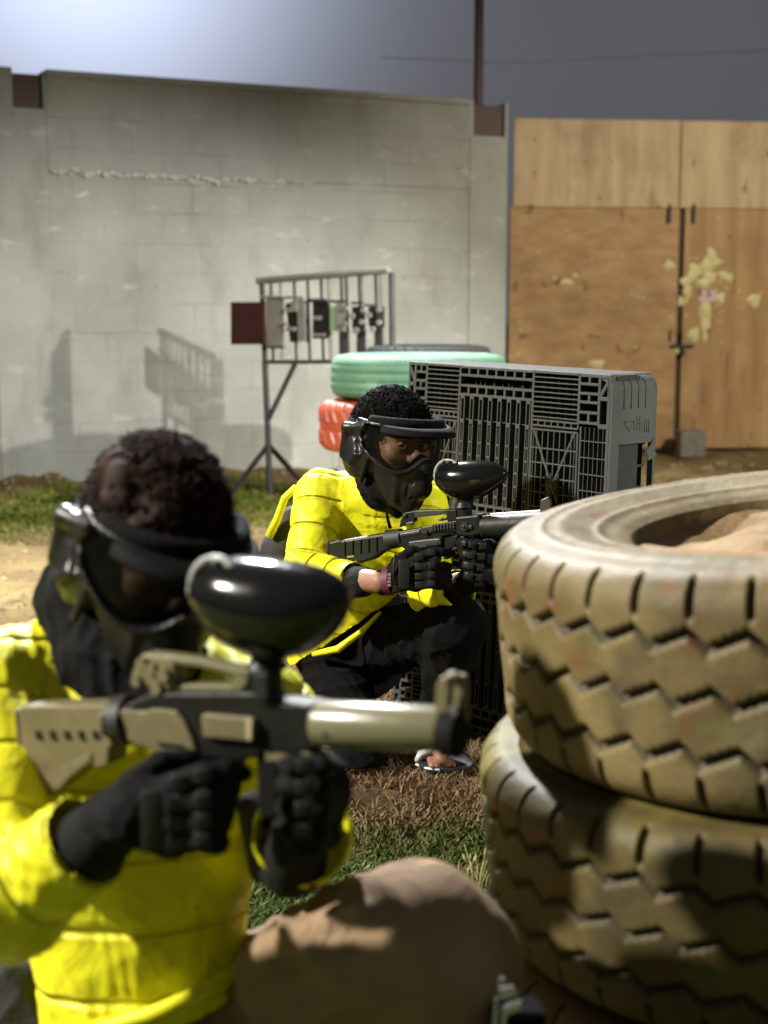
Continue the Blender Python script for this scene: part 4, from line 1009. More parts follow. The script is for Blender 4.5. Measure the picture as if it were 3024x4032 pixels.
def make_hair(parent, R, o, h, rad, nball, ballr, m, ncurl, curl, seed, zlow=-.05):
    r = np.random.default_rng(seed); g = Grid((-.16, -.16, -.13), (.16, .15, .19), h, R, o)
    c0 = np.array([0, -.006, .018]); rad = np.array(rad)
    g.ell(c0, rad, k=0)
    pts = []
    while len(pts) < nball:
        d = nrm(r.normal(size=3))
        p = c0 + d * rad
        if p[2] < zlow + .055 * (p[1] > .02) + max(0, p[1]) * .55: continue
        pts.append((p, d))
    for p, d in pts: g.ell(p + d * r.uniform(-.004, .004), np.full(3, ballr) * r.uniform(.6, 1.2, 3) * (1.9 if r.random() < .12 else 1), k=.006)
    # keep above the hair line
    g.cut((0, .06, .045), (0, .75, -.66)); g.cut((0, 0, zlow - .012), (0, 0, -1))
    V, Q = g.mesh(); hobj = mk('hair', V, Q, m, parent)
    mb = MB()
    for i in range(ncurl):
        p, d = pts[r.integers(len(pts))]; a = nrm(np.cross(d, r.normal(size=3))); b = np.cross(d, a)
        p = p + (a * r.normal() + b * r.normal()) * .008; q = []; rr = curl * r.uniform(.6, 1.3); ph = r.uniform(0, 6); L = curl * r.uniform(.6, 1.6); tw = r.uniform(3, 7)
        for t in np.linspace(0, 1, 8): q.append(p + d * (ballr * .4 + L * t) + rr * .7 * t * (a * math.cos(ph + tw * t) + b * math.sin(ph + tw * t)))
        mb.tube([x @ R.T + o for x in q], [.0011] * 6 + [.0009, .0004], 4, cap=False)
    mb.build('curls', m, hobj)
    return hobj
def add_head(g, R, o):
    L = lambda x, y, z: np.array([x, y, z]) @ R.T + o
    g.ell(L(0, -.006, .018), (.076, .097, .098), R, k=.01); g.ell(L(0, .030, -.045), (.060, .062, .070), R, k=.03)
    g.cone(L(0, .088, .010), L(0, .112, -.028), .009, .013, k=.014)                # nose
    for s in (-1, 1):
        g.ell(L(s * .014, .100, -.030), (.010, .012, .009), R, k=.008)
        g.cone(L(s * .012, .089, .022), L(s * .046, .078, .020), .009, .008, k=.012)   # brow
        g.ell(L(s * .040, .070, -.022), (.022, .020, .018), R, k=.02)               # cheek
        g.ell(L(s * .0315, .094, .002), (.017, .015, .0105), R, k=.008, mode='sub')    # socket
        g.ell(L(s * .0315, .0755, .000), (.0155, .0140, .0140), R, k=.004)
        g.ell(L(s * .082, -.008, -.008), (.012, .020, .032), R, k=.008)            # ear
    g.cone(L(-.020, .098, -.062), L(.020, .098, -.062), .008, .008, k=.008)        # lips
def add_eyes(parent, R, o, look):
    for s in (-1, 1):
        L = lambda x, y, z: np.array([x, y, z]) @ R.T + o
        c = L(s * .0315, .0815, .0005); v, f = [], []; n1, n2 = 14, 20
        for i in range(n1 + 1):
            for j in range(n2):
                a, b = math.pi * i / n1, 2 * math.pi * j / n2; v.append(c + .0118 * np.array([math.sin(a) * math.cos(b), math.sin(a) * math.sin(b), math.cos(a)]))
        for i in range(n1):
            for j in range(n2): f.append((i * n2 + j, (i + 1) * n2 + j, (i + 1) * n2 + (j + 1) % n2, i * n2 + (j + 1) % n2))
        e = mk('eye', v, f, M['eye_white'], parent)
        d = nrm(np.asarray(look) - c); MB().tube([c + d * .0085, c + d * .0122, c + d * .0126], [.0054, .0050, .002], 18).build('iris', M['iris'], e)
        lid = MB(); pts = [L(s * .0315 + .0150 * math.cos(a), .0815 + .0100 * abs(math.sin(a)) + .001, .0010 + .0072 * math.sin(a)) for a in np.linspace(0, math.pi, 12)]
        lid.tube(pts, [.0012] + [.0026] * 10 + [.0012], 8); pts = [L(s * .0315 + .0150 * math.cos(a), .0815 + .0092 * abs(math.sin(a)), .0000 + .0062 * math.sin(a)) for a in np.linspace(0, -math.pi, 12)]
        lid.tube(pts, [.001] + [.0019] * 10 + [.001], 8); lid.build('eyelid', M['skin'], parent)
        bw = MB()
        for t in np.linspace(0, 1, 40):
            p = L(s * (.012 + .038 * t), .0965 - .012 * t * t, .019 + .006 * math.sin(t * 2.6)); q = p + (R @ np.array([s * .006, 0.001, .002 - .004 * t])); bw.tube([p, q], [.0011, .0005], 4)
            p2 = p - R[:, 2] * .003; bw.tube([p2, p2 + (R @ np.array([s * .006, .001, .003 - .004 * t]))], [.0011, .0005], 4)
        bw.build('eyebrow', M['hair_black'], parent)
def glove(name, parent, palm, fingers, cuff, h=.003, pads=(), m=None):
    allp = [p for q in palm for p in (q[0], q[1])] + [p for f in fingers for p in f[0]] + [c[0] for c in cuff]
    lo = np.min(allp, 0) - .06; hi = np.max(allp, 0) + .06
    g = Grid(lo, hi, h)
    for a, b, r0, r1 in palm: g.cone(a, b, r0, r1, k=.016)
    for pts, rads in fingers: 
        for i in range(len(pts) - 1): g.cone(pts[i], pts[i + 1], rads[i], rads[i + 1], k=.005 if i else .008)
    q = None
    if len(cuff) > 1:
        for i in range(len(cuff) - 1): g.cone(cuff[i][0], cuff[i + 1][0], cuff[i][1], cuff[i + 1][1], k=.01)
    V, Q = g.mesh(); V = folds(V, Q, .0007, 120, 5); V = relax(V, Q, 1)
    o = mk(name, V, Q, m or M['glove'], parent)
    for k_ in pads:
        c, half = k_[0], k_[1]; nv = nrm(k_[2]) if len(k_) > 2 else np.array([0, -1, 0.]); ax = nrm(k_[3]) if len(k_) > 3 else np.array([1., 0, 0])
        ax = nrm(ax - nv * np.dot(ax, nv)); bx = np.cross(nv, ax)
        mb = MB(); mb.box(-np.array(half), np.array(half), np.stack([ax, bx, nv], 1), c); mb.build('glove_pad', M['glove_pad'], o, smooth=True, bevel=min(half) * .7)
    return o
def hopper(name, parent, cpts, lidc, lidr, lidn, neck, m=M['gloss_black'], sq=1.0, dn=(0, 0, 0), lidth=.006):
    lo = np.min([c for c, r in cpts], 0) - .12; hi = np.max([c for c, r in cpts], 0) + .12
    g = Grid(lo, hi, .003)
    for (a, ra), (b, rb_) in zip(cpts[:-1], cpts[1:]): g.cone(a, b, ra, rb_, k=.03)
    # seam ridge along the shell
    V, Q = g.mesh(); V = relax(V, Q, 8); ho = mk(name, V, Q, m, parent)
    n = nrm(lidn); u = nrm(np.cross(n, (0, 0, 1))); w = np.cross(n, u)
    mb = MB(); ring = [lidc + lidr * (math.cos(q) * u + math.sin(q) * w) for q in np.linspace(0, 2 * math.pi, 41)]
    mb.tube(ring, lidth, 8); mb.build('lid_rim', M['lid'], ho); lidr = lidr * .86
    mb = MB(); mb.tube([lidc - n * .006, lidc + n * .004, lidc + n * .009], [lidr, lidr * .985, lidr * .86], 40); mb.build('lid', m, ho, auto=40)
    c = lidc + lidr * w * (1 if w[2] > 0 else -1); mb = MB(); mb.tube([c - u * .012, c + u * .012], .0065, 10); mb.build('lid_hinge', M['gun_black'], ho)
    mb = MB(); mb.tube([neck[0], neck[1]], [neck[2], neck[2] * .92], 20); mb.tube([neck[1] * .55 + neck[0] * .45, neck[1] * .5 + neck[0] * .5, neck[1] * .35 + neck[0] * .65], [neck[2] * 1.02, neck[2] * 1.3, neck[2] * 1.02], 20); mb.build('feed_neck', M['gun_black'], ho, auto=40)
    return ho
def trim(g, c, d, R=.095):                       # cuts a sleeve straight across beyond c
    d = nrm(d); c = np.asarray(c, float)
    def fn(X, Y, Z):
        x, y, z = X - c[0], Y - c[1], Z - c[2]; t = x * d[0] + y * d[1] + z * d[2]
        return np.maximum(-t, np.sqrt(x * x + y * y + z * z) - R)
    g.apply(c - R, c + R, fn, mode='sub')
# ================================================================== crouching player (in focus)
b2 = (G(1430, 3070) + G(1720, 3000)) / 2; b2[2] = 0
p2 = empty('person', b2, 'person in yellow puffer jacket and black trousers crouching beside the pallet, sandal on one foot', 'person')
H2 = P(1543, 1726, 3.45); F2 = np.array([.58, -.79, -.15]); R2 = frame(F2, (.06, 0, 1))
J = dict(neck=P(1505, 1870, 3.53), chest=P(1500, 2080, 3.63), waist=P(1400, 2400, 3.68), hip=P(1330, 2560, 3.74),
         shR=P(1262, 1945, 3.58), elR=P(1205, 2262, 3.46), wrR=P(1500, 2292, 3.27),
         shL=P(1668, 1985, 3.60), elL=P(1690, 2330, 3.42), wrL=P(1838, 2290, 3.29),
         hipR=P(1310, 2590, 3.74), knR=P(1425, 2965, 3.47), anR=P(1370, 2990, 3.85), toR=P(1360, 2960, 4.0),
         hipL=P(1440, 2570, 3.74), knL=P(1800, 2460, 3.34), anL=P(1725, 2860, 3.50), toL=P(1740, 2985, 3.42))
g = Grid(np.array([-.42, 3.05, -.02]), np.array([.42, 4.1, 1.08]), .0052)
add_head(g, R2, H2)
g.cone(H2 + R2 @ np.array([0, -.01, -.06]), J['neck'] + [0, .03, -.05], .055, .062, k=.03)
g.chain([J['neck'] + [0, .03, -.05], J['chest'] + [0, .03, 0], J['waist'] + [0, .02, 0], J['hip']], [.06, .085, .065, .075], k=.04)
for s in 'RL':
    g.chain([J['sh' + s], J['el' + s], J['wr' + s]], [.042, .034, .026], k=.02)
    g.cone(J['neck'] + [0, .05, -.09], J['sh' + s], .045, .04, k=.03)
    g.chain([J['hip' + s], J['kn' + s], J['an' + s], J['to' + s]], [.065, .048, .030, .02], k=.02)
g.cone(J['wrR'], P(1540, 2280, 3.27), .022, .016, k=.01); g.cone(J['wrL'], P(1860, 2265, 3.28), .022, .016, k=.01)
for s_ in range(5):                                          # bare toes in the sandal
    a = P(1692 + 22 * s_, 2978 + 2 * s_, 3.46 - .004 * s_); a[2] = .022; b = P(1700 + 22 * s_, 3000, 3.42); b[2] = .014
    g.cone(a, b, .0095 - .0008 * s_, .0085 - .0006 * s_, k=.002)
V, Q = g.mesh(); V = relax(V, Q, 1); mk('body', V, Q, M['skin'], p2)
add_eyes(p2, R2, H2, (-.15, .4, CAMH + .02))
mask2 = make_mask(p2, R2, H2, .0026)
make_hair(p2, R2, H2, .0032, (.083, .103, .098), 520, .0075, M['hair_black'], 6000, .0075, 4)
# jacket
g = Grid(np.array([-.48, 3.05, .2]), np.array([.42, 4.05, 1.0]), .0045)
tors = [J['neck'] + [0.0, .05, -.075], J['chest'], J['waist'], J['hip'] + [.02, 0, -.03]]
ax_ = nrm(J['hip'] - J['neck']); flat = (np.array([0, 1., 0]), .72)
s_ = 0
for i, (ra, rb_) in enumerate(((.105, .162), (.162, .158), (.158, .160))):
    s_ = g.cone(tors[i], tors[i + 1], ra, rb_, k=.03, flat=flat, s0=s_)
g.cut(P(1400, 2462, 3.6), (.56, -.10, -.80))
for s in 'RL':
    g.cone(J['neck'] + [0, .05, -.075], J['sh' + s] + [0, 0, -.005], .070, .064, k=.035)
up = [.066, .056, .046]
wr = J['wrR'] * .30 + J['elR'] * .70
wr = P(1398, 2287, 3.345)
g.chain([J['shR'], J['elR']], [.066, .060], k=.012); g.chain([J['elR'], wr], [.060, .048], k=.014)
wl = P(1800, 2322, 3.33)
g.chain([J['shL'], J['elL']], [.062, .056], k=.012); g.chain([J['elL'], wl], [.056, .050], k=.014)
d_ = nrm(wr - J['elR']); g.cone(wr - d_ * .012, wr + d_ * .09, .040, .043, mode='sub', k=.004)
d_ = nrm(wl - J['elL'] + [0, -.01, .02]); g.cone(wl - d_ * .012, wl + d_ * .09, .043, .047, mode='sub', k=.004); trim(g, wl + d_ * .012, d_, .085)
trim(g, wr, wr - J['elR'], .10)
V, Q = g.mesh()
V, qa = quilt(V, Q, [(tors, [.105, .155, .150, .15], .060, .3), ([J['shR'], J['elR']], [.066, .060], .072, .45), ([J['elR'], wr], [.059, .046], .06, .2), ([J['shL'], J['elL']], [.062, .056], .072, .3), ([J['elL'], wl], [.056, .05], .06, .5)], .0042)
V = folds(V, Q, .0016, 30, 11, [(0, .1, 1), (.6, 0, .8), (-.5, 0, .8), (0, 0, 1), (.9, 0, .3)]); V = folds(V, Q, .0007, 85, 12)
jk2 = mk('jacket', V, Q, M['yellow'], p2); put_attr(jk2, 'quilt', qa)
# hem band
mb = MB(); mb.tube([P(1232, 2575, 3.60), P(1330, 2556, 3.56), P(1420, 2490, 3.555), P(1500, 2410, 3.56)], [.007, .010, .008, .005], 8); mb.build('hem', M['yellow'], jk2)
mb = MB(); mb.tube([P(1165, 1920, 3.64), P(1122, 1960, 3.66), P(1094, 2040, 3.69), P(1060, 2112, 3.70)], [.010, .010, .011, .012], 8); mb.build('back_flap', M['yellow_soft'], jk2)
g = Grid(np.array([-.36, 3.55, .4]), np.array([-.1, 3.95, .9]), .005)
g.chain([P(1150, 2040, 3.74), P(1112, 2170, 3.75), P(1110, 2330, 3.75)], [.035, .055, .06], k=.02, quilt=(.05, .004)); V, Q = g.mesh()
mk('back_panel', V, Q, mat('dark padded back panel', (.022, .020, .022), .8, bump=.3), jk2)
# zip pull and its cord
mb = MB(); mb.tube([P(1522, 2018, 3.425), P(1527, 2045, 3.42), P(1536, 2078, 3.43)], [.0035, .0045, .005], 6); mb.tube([P(1538, 2000, 3.43), P(1525, 2020, 3.425)], .003, 6); mb.build('zip_pull', M['black_cloth'], jk2)
# black hooded collar
g = Grid(np.array([-.2, 3.25, .55]), np.array([.2, 3.7, 1.0]), .0045)
g.cone(P(1485, 1800, 3.50), P(1520, 1905, 3.44), .070, .064, k=.02); g.cone(P(1520, 1905, 3.44), P(1562, 1990, 3.42), .064, .032, k=.02); g.cone(P(1440, 1830, 3.53), P(1500, 1940, 3.47), .035, .045, k=.02)
V, Q = g.mesh(); V = folds(V, Q, .002, 60, 3); mk('neck_gaiter', V, Q, M['black_cloth'], p2)
# cuffs, wrists and gloves
def cuffmesh(name, pts, rads, m, parent, per=.006):
    g = Grid(np.min(pts, 0) - .07, np.max(pts, 0) + .07, .003)
    for i in range(len(pts) - 1): g.cone(pts[i], pts[i + 1], rads[i], rads[i + 1], k=.006)
    V, Q = g.mesh(); V = folds(V, Q, .0005, 110, 9); return mk(name, V, Q, m, parent)
cuffmesh('cuff', [P(1385, 2290, 3.35), P(1425, 2292, 3.32)], [.0405, .0365], M['black_rib'], p2)
cuffmesh('cuff', [P(1775, 2330, 3.345), P(1806, 2308, 3.32)], [.036, .033], M['black_rib'], p2)
K = lambda x, y, Y: P(x, y, Y)
fy = (2196, 2234, 2272, 2306)
fing = []
for i, y in enumerate(fy):
    if i == 0: fing.append(([K(1640, y, 3.245), K(1700, y - 22, 3.232), K(1742, y - 22, 3.238), K(1778, y - 16, 3.25)], [.0125, .0115, .0105, .0095]))
    else: fing.append(([K(1640, y, 3.243), K(1712, y - 8, 3.226), K(1762, y - 2, 3.240), K(1758, y + 2, 3.275), K(1725, y + 4, 3.29)], [.013, .012, .0115, .0105, .0095]))
fing.append(([K(1565, 2210, 3.29), K(1620, 2170, 3.31), K(1672, 2165, 3.32), K(1705, 2172, 3.325)], [.015, .013, .011, .009]))
pads = []
for i, y in enumerate(fy):
    pads.append((K(1652, y - 2, 3.2285), (.0105, .0085, .0035))); pads.append((K(1700, y - (20 if i == 0 else 8), 3.2145), (.0085, .0075, .003)))
pads += [(K(1592, 2262, 3.226), (.013, .034, .003)), (K(1560, 2300, 3.238), (.008, .02, .003))]
gl = glove('glove', p2, [(K(1565, 2282, 3.265), K(1640, 2230, 3.262), .030, .026), (K(1570, 2250, 3.27), K(1635, 2290, 3.262), .03, .025)], fing,
           [(K(1512, 2292, 3.275), .0315), (K(1550, 2285, 3.268), .030)], pads=pads)
mb = MB(); c0, c1 = K(1520, 2290, 3.272), K(1545, 2287, 3.266); mb.tube([c0, c1], .0335, 24); mb.build('wrist_band', M['pink'], gl, auto=40)
for y in (2262, 2276, 2290, 2304):
    MB().box((-.004, -.0008, -.003), (.004, .0008, .003), o=K(1532, y, 3.2352 + abs(y - 2288) * .00002)).build('band_print', M['pink_mark'], gl, smooth=False)
mb = MB(); mb.tube([K(1558, 2178, 3.25), K(1551, 2215, 3.238), K(1549, 2265, 3.234), K(1553, 2320, 3.24)], .0022, 6); mb.build('glove_piping', M['glove_pad'], gl)
# supporting hand: fingers wrap the hand guard
fing = []; pads = []
fy = (2142, 2184, 2226, 2266)
for i, y in enumerate(fy):
    x1 = 1818 + 4 * i; fing.append(([K(1925 - 6 * i, y + 14, 3.255), K(1885 - 5 * i, y + 6, 3.228), K(x1 + 14, y, 3.235), K(x1 - 2, y - 6, 3.262), K(x1 + 8, y - 8, 3.285)], [.0135, .0135, .0125, .0115, .010]))
    pads += [(K(1900 - 5 * i, y + 8, 3.2145), (.0095, .0085, .003), (.1, -1, .1)), (K(1858 - 3 * i, y + 3, 3.2105), (.0085, .0075, .003)), (K(x1 + 10, y - 2, 3.2225), (.0065, .007, .003), (-.6, -1, .1))]
pads += [(K(1940, 2200, 3.236), (.016, .012, .003), (.3, -1, 0)), (K(1925, 2262, 3.236), (.018, .014, .003), (.3, -1, 0)), (K(1885, 2296, 3.232), (.01, .008, .003))]
fing.append(([K(1880, 2250, 3.30), K(1862, 2180, 3.335), K(1850, 2130, 3.34), K(1838, 2100, 3.335)], [.015, .013, .012, .010]))
glove('glove', p2, [(K(1870, 2280, 3.275), K(1925, 2215, 3.27), .030, .028), (K(1890, 2200, 3.275), K(1925, 2160, 3.27), .026, .024)], fing,
      [(K(1832, 2296, 3.292), .030), (K(1860, 2280, 3.282), .029)], pads=pads)
# trousers
g = Grid(np.array([-.42, 3.1, .0]), np.array([.42, 4.15, .62]), .0055)
g.cone(P(1440, 2400, 3.71), P(1400, 2500, 3.73), .105, .125, k=.03, flat=(np.array([0, 1., 0]), .8)); g.cone(P(1345, 2500, 3.72), P(1400, 2570, 3.74), .135, .14, k=.03, flat=(np.array([0, 1., 0]), .85))
g.chain([J['hipR'] + [0, 0, .0], J['knR'] + [0, 0, .0]], [.100, .070], k=.02); g.chain([J['knR'], J['anR']], [.068, .050], k=.02)
g.chain([J['hipL'] + [0, 0, .02], J['knL']], [.100, .074], k=.02); g.chain([J['knL'], J['anL'] + [0, 0, .03]], [.073, .056], k=.02)
g.cut((0, 3.4, .004), (0, 0, -1))
V, Q = g.mesh(); V = folds(V, Q, .004, 28, 21); V = folds(V, Q, .0015, 70, 22); mk('trousers', V, Q, M['trouser_black'], p2)
# sandal
sn = MB(); c = G(1735, 3012); c[1] = 3.47
outl = [(-.060, .02), (-.055, -.035), (-.02, -.060), (.03, -.062), (.075, -.045), (.085, -.01), (.07, .06), (.03, .14), (-.02, .16), (-.05, .10)]
sn.add([(c[0] + a, c[1] + b, .0) for a, b in outl] + [(c[0] + a, c[1] + b, .014) for a, b in outl], [tuple(range(10))[::-1], tuple(range(10, 20))] + [(i, (i + 1) % 10, (i + 1) % 10 + 10, i + 10) for i in range(10)])
so = sn.build('sandal', M['shoe_black'], p2, smooth=False, bevel=.004)
st = MB(); st.tube([c + [-.058, .0, .012], c + [-.050, -.012, .035], c + [-.020, -.010, .048], c + [.010, -.004, .050]], [.009, .010, .011, .010], 8); st.build('sandal_strap', M['white_rubber'], so)
st = MB(); st.tube([c + [-.062, -.012, .006], c + [-.035, -.050, .008], c + [-.005, -.062, .008]], .0035, 6); st.build('sandal_edge', M['white_rubber'], so)

# ================================================================== black marker gun of the crouching player
pg2 = Plane(P(1700, 2100, 3.315), P(2150, 2010, 3.19), 0.0)
def q4(x, y): return (x / 2.074 + 1300, y / 2.074 + 1950)
def gpart(plane, q, pts, t, name, m, parent, t0=None, bevel=.0016, smooth=False):
    a = -t if t0 is None else t0; mb = MB(); mb.prism([q(*p) for p in pts], plane, a, t); return mb.build(name, m, parent, smooth=smooth, bevel=bevel)
gun2 = empty('paintball_gun', pg2(1650, 2080), 'dark olive and black paintball rifle held by the crouching player', 'paintball gun')
G2 = lambda pts, t, name, m, **k: gpart(pg2, q4, pts, t, name, m, gun2, **k)
G2([(8, 375), (100, 350), (120, 358), (480, 300), (515, 308), (522, 345), (520, 430), (440, 470), (375, 518), (255, 552), (130, 585), (5, 562)], .019, 'stock', M['gun_green'], bevel=.006)
G2([(0, 372), (26, 368), (22, 566), (0, 560)], .021, 'butt_pad', M['iron'], bevel=.004)
for x in (140, 205, 270, 335, 400): G2([(x, 388 - x * .14), (x + 14, 386 - x * .14), (x + 14, 500 - x * .14), (x, 502 - x * .14)], -.017, 'stock_rib', M['gun_green'], t0=-.0225)
G2([(172, 488), (224, 482), (224, 494), (172, 500)], -.0195, 'stock_mark', mat('dull yellow print', (.35, .33, .08), .5), t0=-.0205, bevel=0)
mb = MB(); mb.tube([pg2(*q4(470, 365)), pg2(*q4(590, 345))], [.024, .022], 22); mb.build('stock_collar', M['iron'], gun2, auto=40)
G2([(545, 300), (600, 285), (1050, 215), (1066, 300), (940, 330), (930, 420), (700, 440), (640, 440), (560, 380)], .017, 'receiver', M['gun_black'], bevel=.003)
G2([(585, 300), (760, 272), (770, 310), (600, 338)], .0195, 'upper_receiver_panel', M['gun_grey'], t0=-.0195, bevel=.004)
G2([(665, 370), (800, 352), (925, 340), (932, 385), (905, 410), (760, 425), (672, 425)], .0195, 'lower_receiver_panel', M['gun_grey'], t0=-.0195, bevel=.003)
G2([(800, 380), (905, 365), (912, 395), (810, 405)], -.0200, 'trigger_plate', M['iron'], t0=-.0215)
G2([(775, 252), (870, 238), (872, 292), (775, 300)], -.0175, 'ejection_port', M['gun_grey'], t0=-.022)
c = pg2(*q4(808, 284), -.0225); MB().tube([c, c - pg2.n * .003], .006, 14).build('bolt_head', M['iron'], gun2, auto=40)
for i in range(7): G2([(880 + 25 * i, 236 - 3 * i), (895 + 25 * i, 234 - 3 * i), (899 + 25 * i, 278 - 3 * i), (884 + 25 * i, 281 - 3 * i)], -.018, 'rail_rib', M['gun_grey'], t0=-.0245, bevel=.001)
G2([(868, 228), (1058, 200), (1062, 288), (870, 292)], -.016, 'side_rail', M['gun_black'], t0=-.0205)
# carry handle with its gap
G2([(608, 165), (625, 138), (700, 124), (702, 180), (700, 214), (640, 240), (575, 262), (590, 200)], .010, 'carry_handle_rear', M['gun_black'], bevel=.002)
G2([(690, 122), (965, 112), (966, 142), (705, 180)], .010, 'carry_handle_bar', M['gun_grey'], bevel=.002)
G2([(702, 166), (966, 140), (966, 150), (706, 180)], .0106, 'carry_handle_groove', M['iron'], bevel=0)
G2([(955, 112), (1040, 116), (1052, 200), (975, 214), (965, 180)], .010, 'carry_handle_front', M['gun_black'], bevel=.002)
G2([(640, 220), (700, 205), (705, 232), (650, 244)], -.010, 'sight_dial', M['gun_grey'], t0=-.016)
G2([(900, 190), (965, 176), (968, 200), (904, 208)], -.006, 'sight_base', M['gun_grey'], t0=-.013)
for a, b, r in ((628, 158, 5), (935, 190, 4)): c = pg2(*q4(a, b), -.0115); MB().tube([c, c - pg2.n * .003], r * .0006 + .002, 12).build('screw', M['gun_grey'], gun2)
G2([(1050, 170), (1245, 150), (1262, 310), (1180, 330), (1060, 320)], .022, 'front_body', M['gun_black'], bevel=.004)
c = pg2(*q4(1132, 243), -.0225); MB().tube([c, c - pg2.n * .006], [.010, .009], 18).build('feed_clamp_screw', M['gun_grey'], gun2, auto=40)
c = pg2(*q4(1132, 243), -.0295); MB().tube([c, c - pg2.n * .002], .004, 10).build('screw', M['iron'], gun2)
G2([(1165, 235), (1190, 230), (1192, 262), (1168, 266)], -.022, 'clamp_lever', M['gun_grey'], t0=-.027)
mb = MB(); a, b = pg2(*q4(1246, 262)), pg2(2160, 2060); mb.tube([a, a * .98 + b * .02, b * .985 + a * .015, b], [.024, .0275, .0275, .024], 30); mb.build('barrel_shroud', M['gun_green'], gun2, auto=40)
mb = MB(); d_ = nrm(b - a); up_ = np.array([0, 0, .0272]); mb.box((-.006, -.006, -.002), (.006, .006, .002), o=a + up_)
a2, b2_ = a + up_ + d_ * .02, b + up_ - d_ * .02; mb = MB(); mb.tube([a2, b2_], [.0045, .0045], 8); mb.build('top_rib', M['rack_light'], gun2, auto=40)
gpart(pg2, lambda x, y: (x, y), [(2132, 1968), (2160, 1956), (2170, 1975), (2166, 2030), (2128, 2030)], .006, 'front_sight', mat('brown metal sight', (.05, .035, .028), .5), gun2)
G2([(700, 430), (930, 415), (905, 470), (870, 640), (780, 660), (740, 520)], .014, 'grip', M['gun_black'], bevel=.004)
G2([(935, 330), (1060, 315), (1040, 400), (985, 440), (975, 520), (940, 520), (930, 430)], .011, 'magazine_well', M['gun_black'], bevel=.003)
mb = MB(); tg = [pg2(*q4(x, y)) for x, y in ((905, 420), (930, 475), (965, 505), (990, 470), (985, 425))]; mb.tube(tg, .003, 6); mb.build('trigger_guard', M['gun_black'], gun2)
def z4(x, y): return (x / 1.659 + 1200, y / 1.659 + 1450)
s2 = 3.27 / 5600 / 1.659
hc = [(pg2(*z4(x, y)), r * s2) for x, y, r in ((925, 712, 66), (960, 722, 86), (1015, 733, 96), (1075, 733, 98), (1130, 724, 92), (1190, 708, 72), (1245, 696, 46), (1300, 692, 20))]
lc = pg2(*z4(934, 694)) + np.array([0, -.014, 0])
hopper('hopper', gun2, hc, lc, 98 * s2, (-.50, -.80, .05), (pg2(*z4(1040, 800)), pg2(*z4(1046, 1010)), .0185), lidth=.0045)

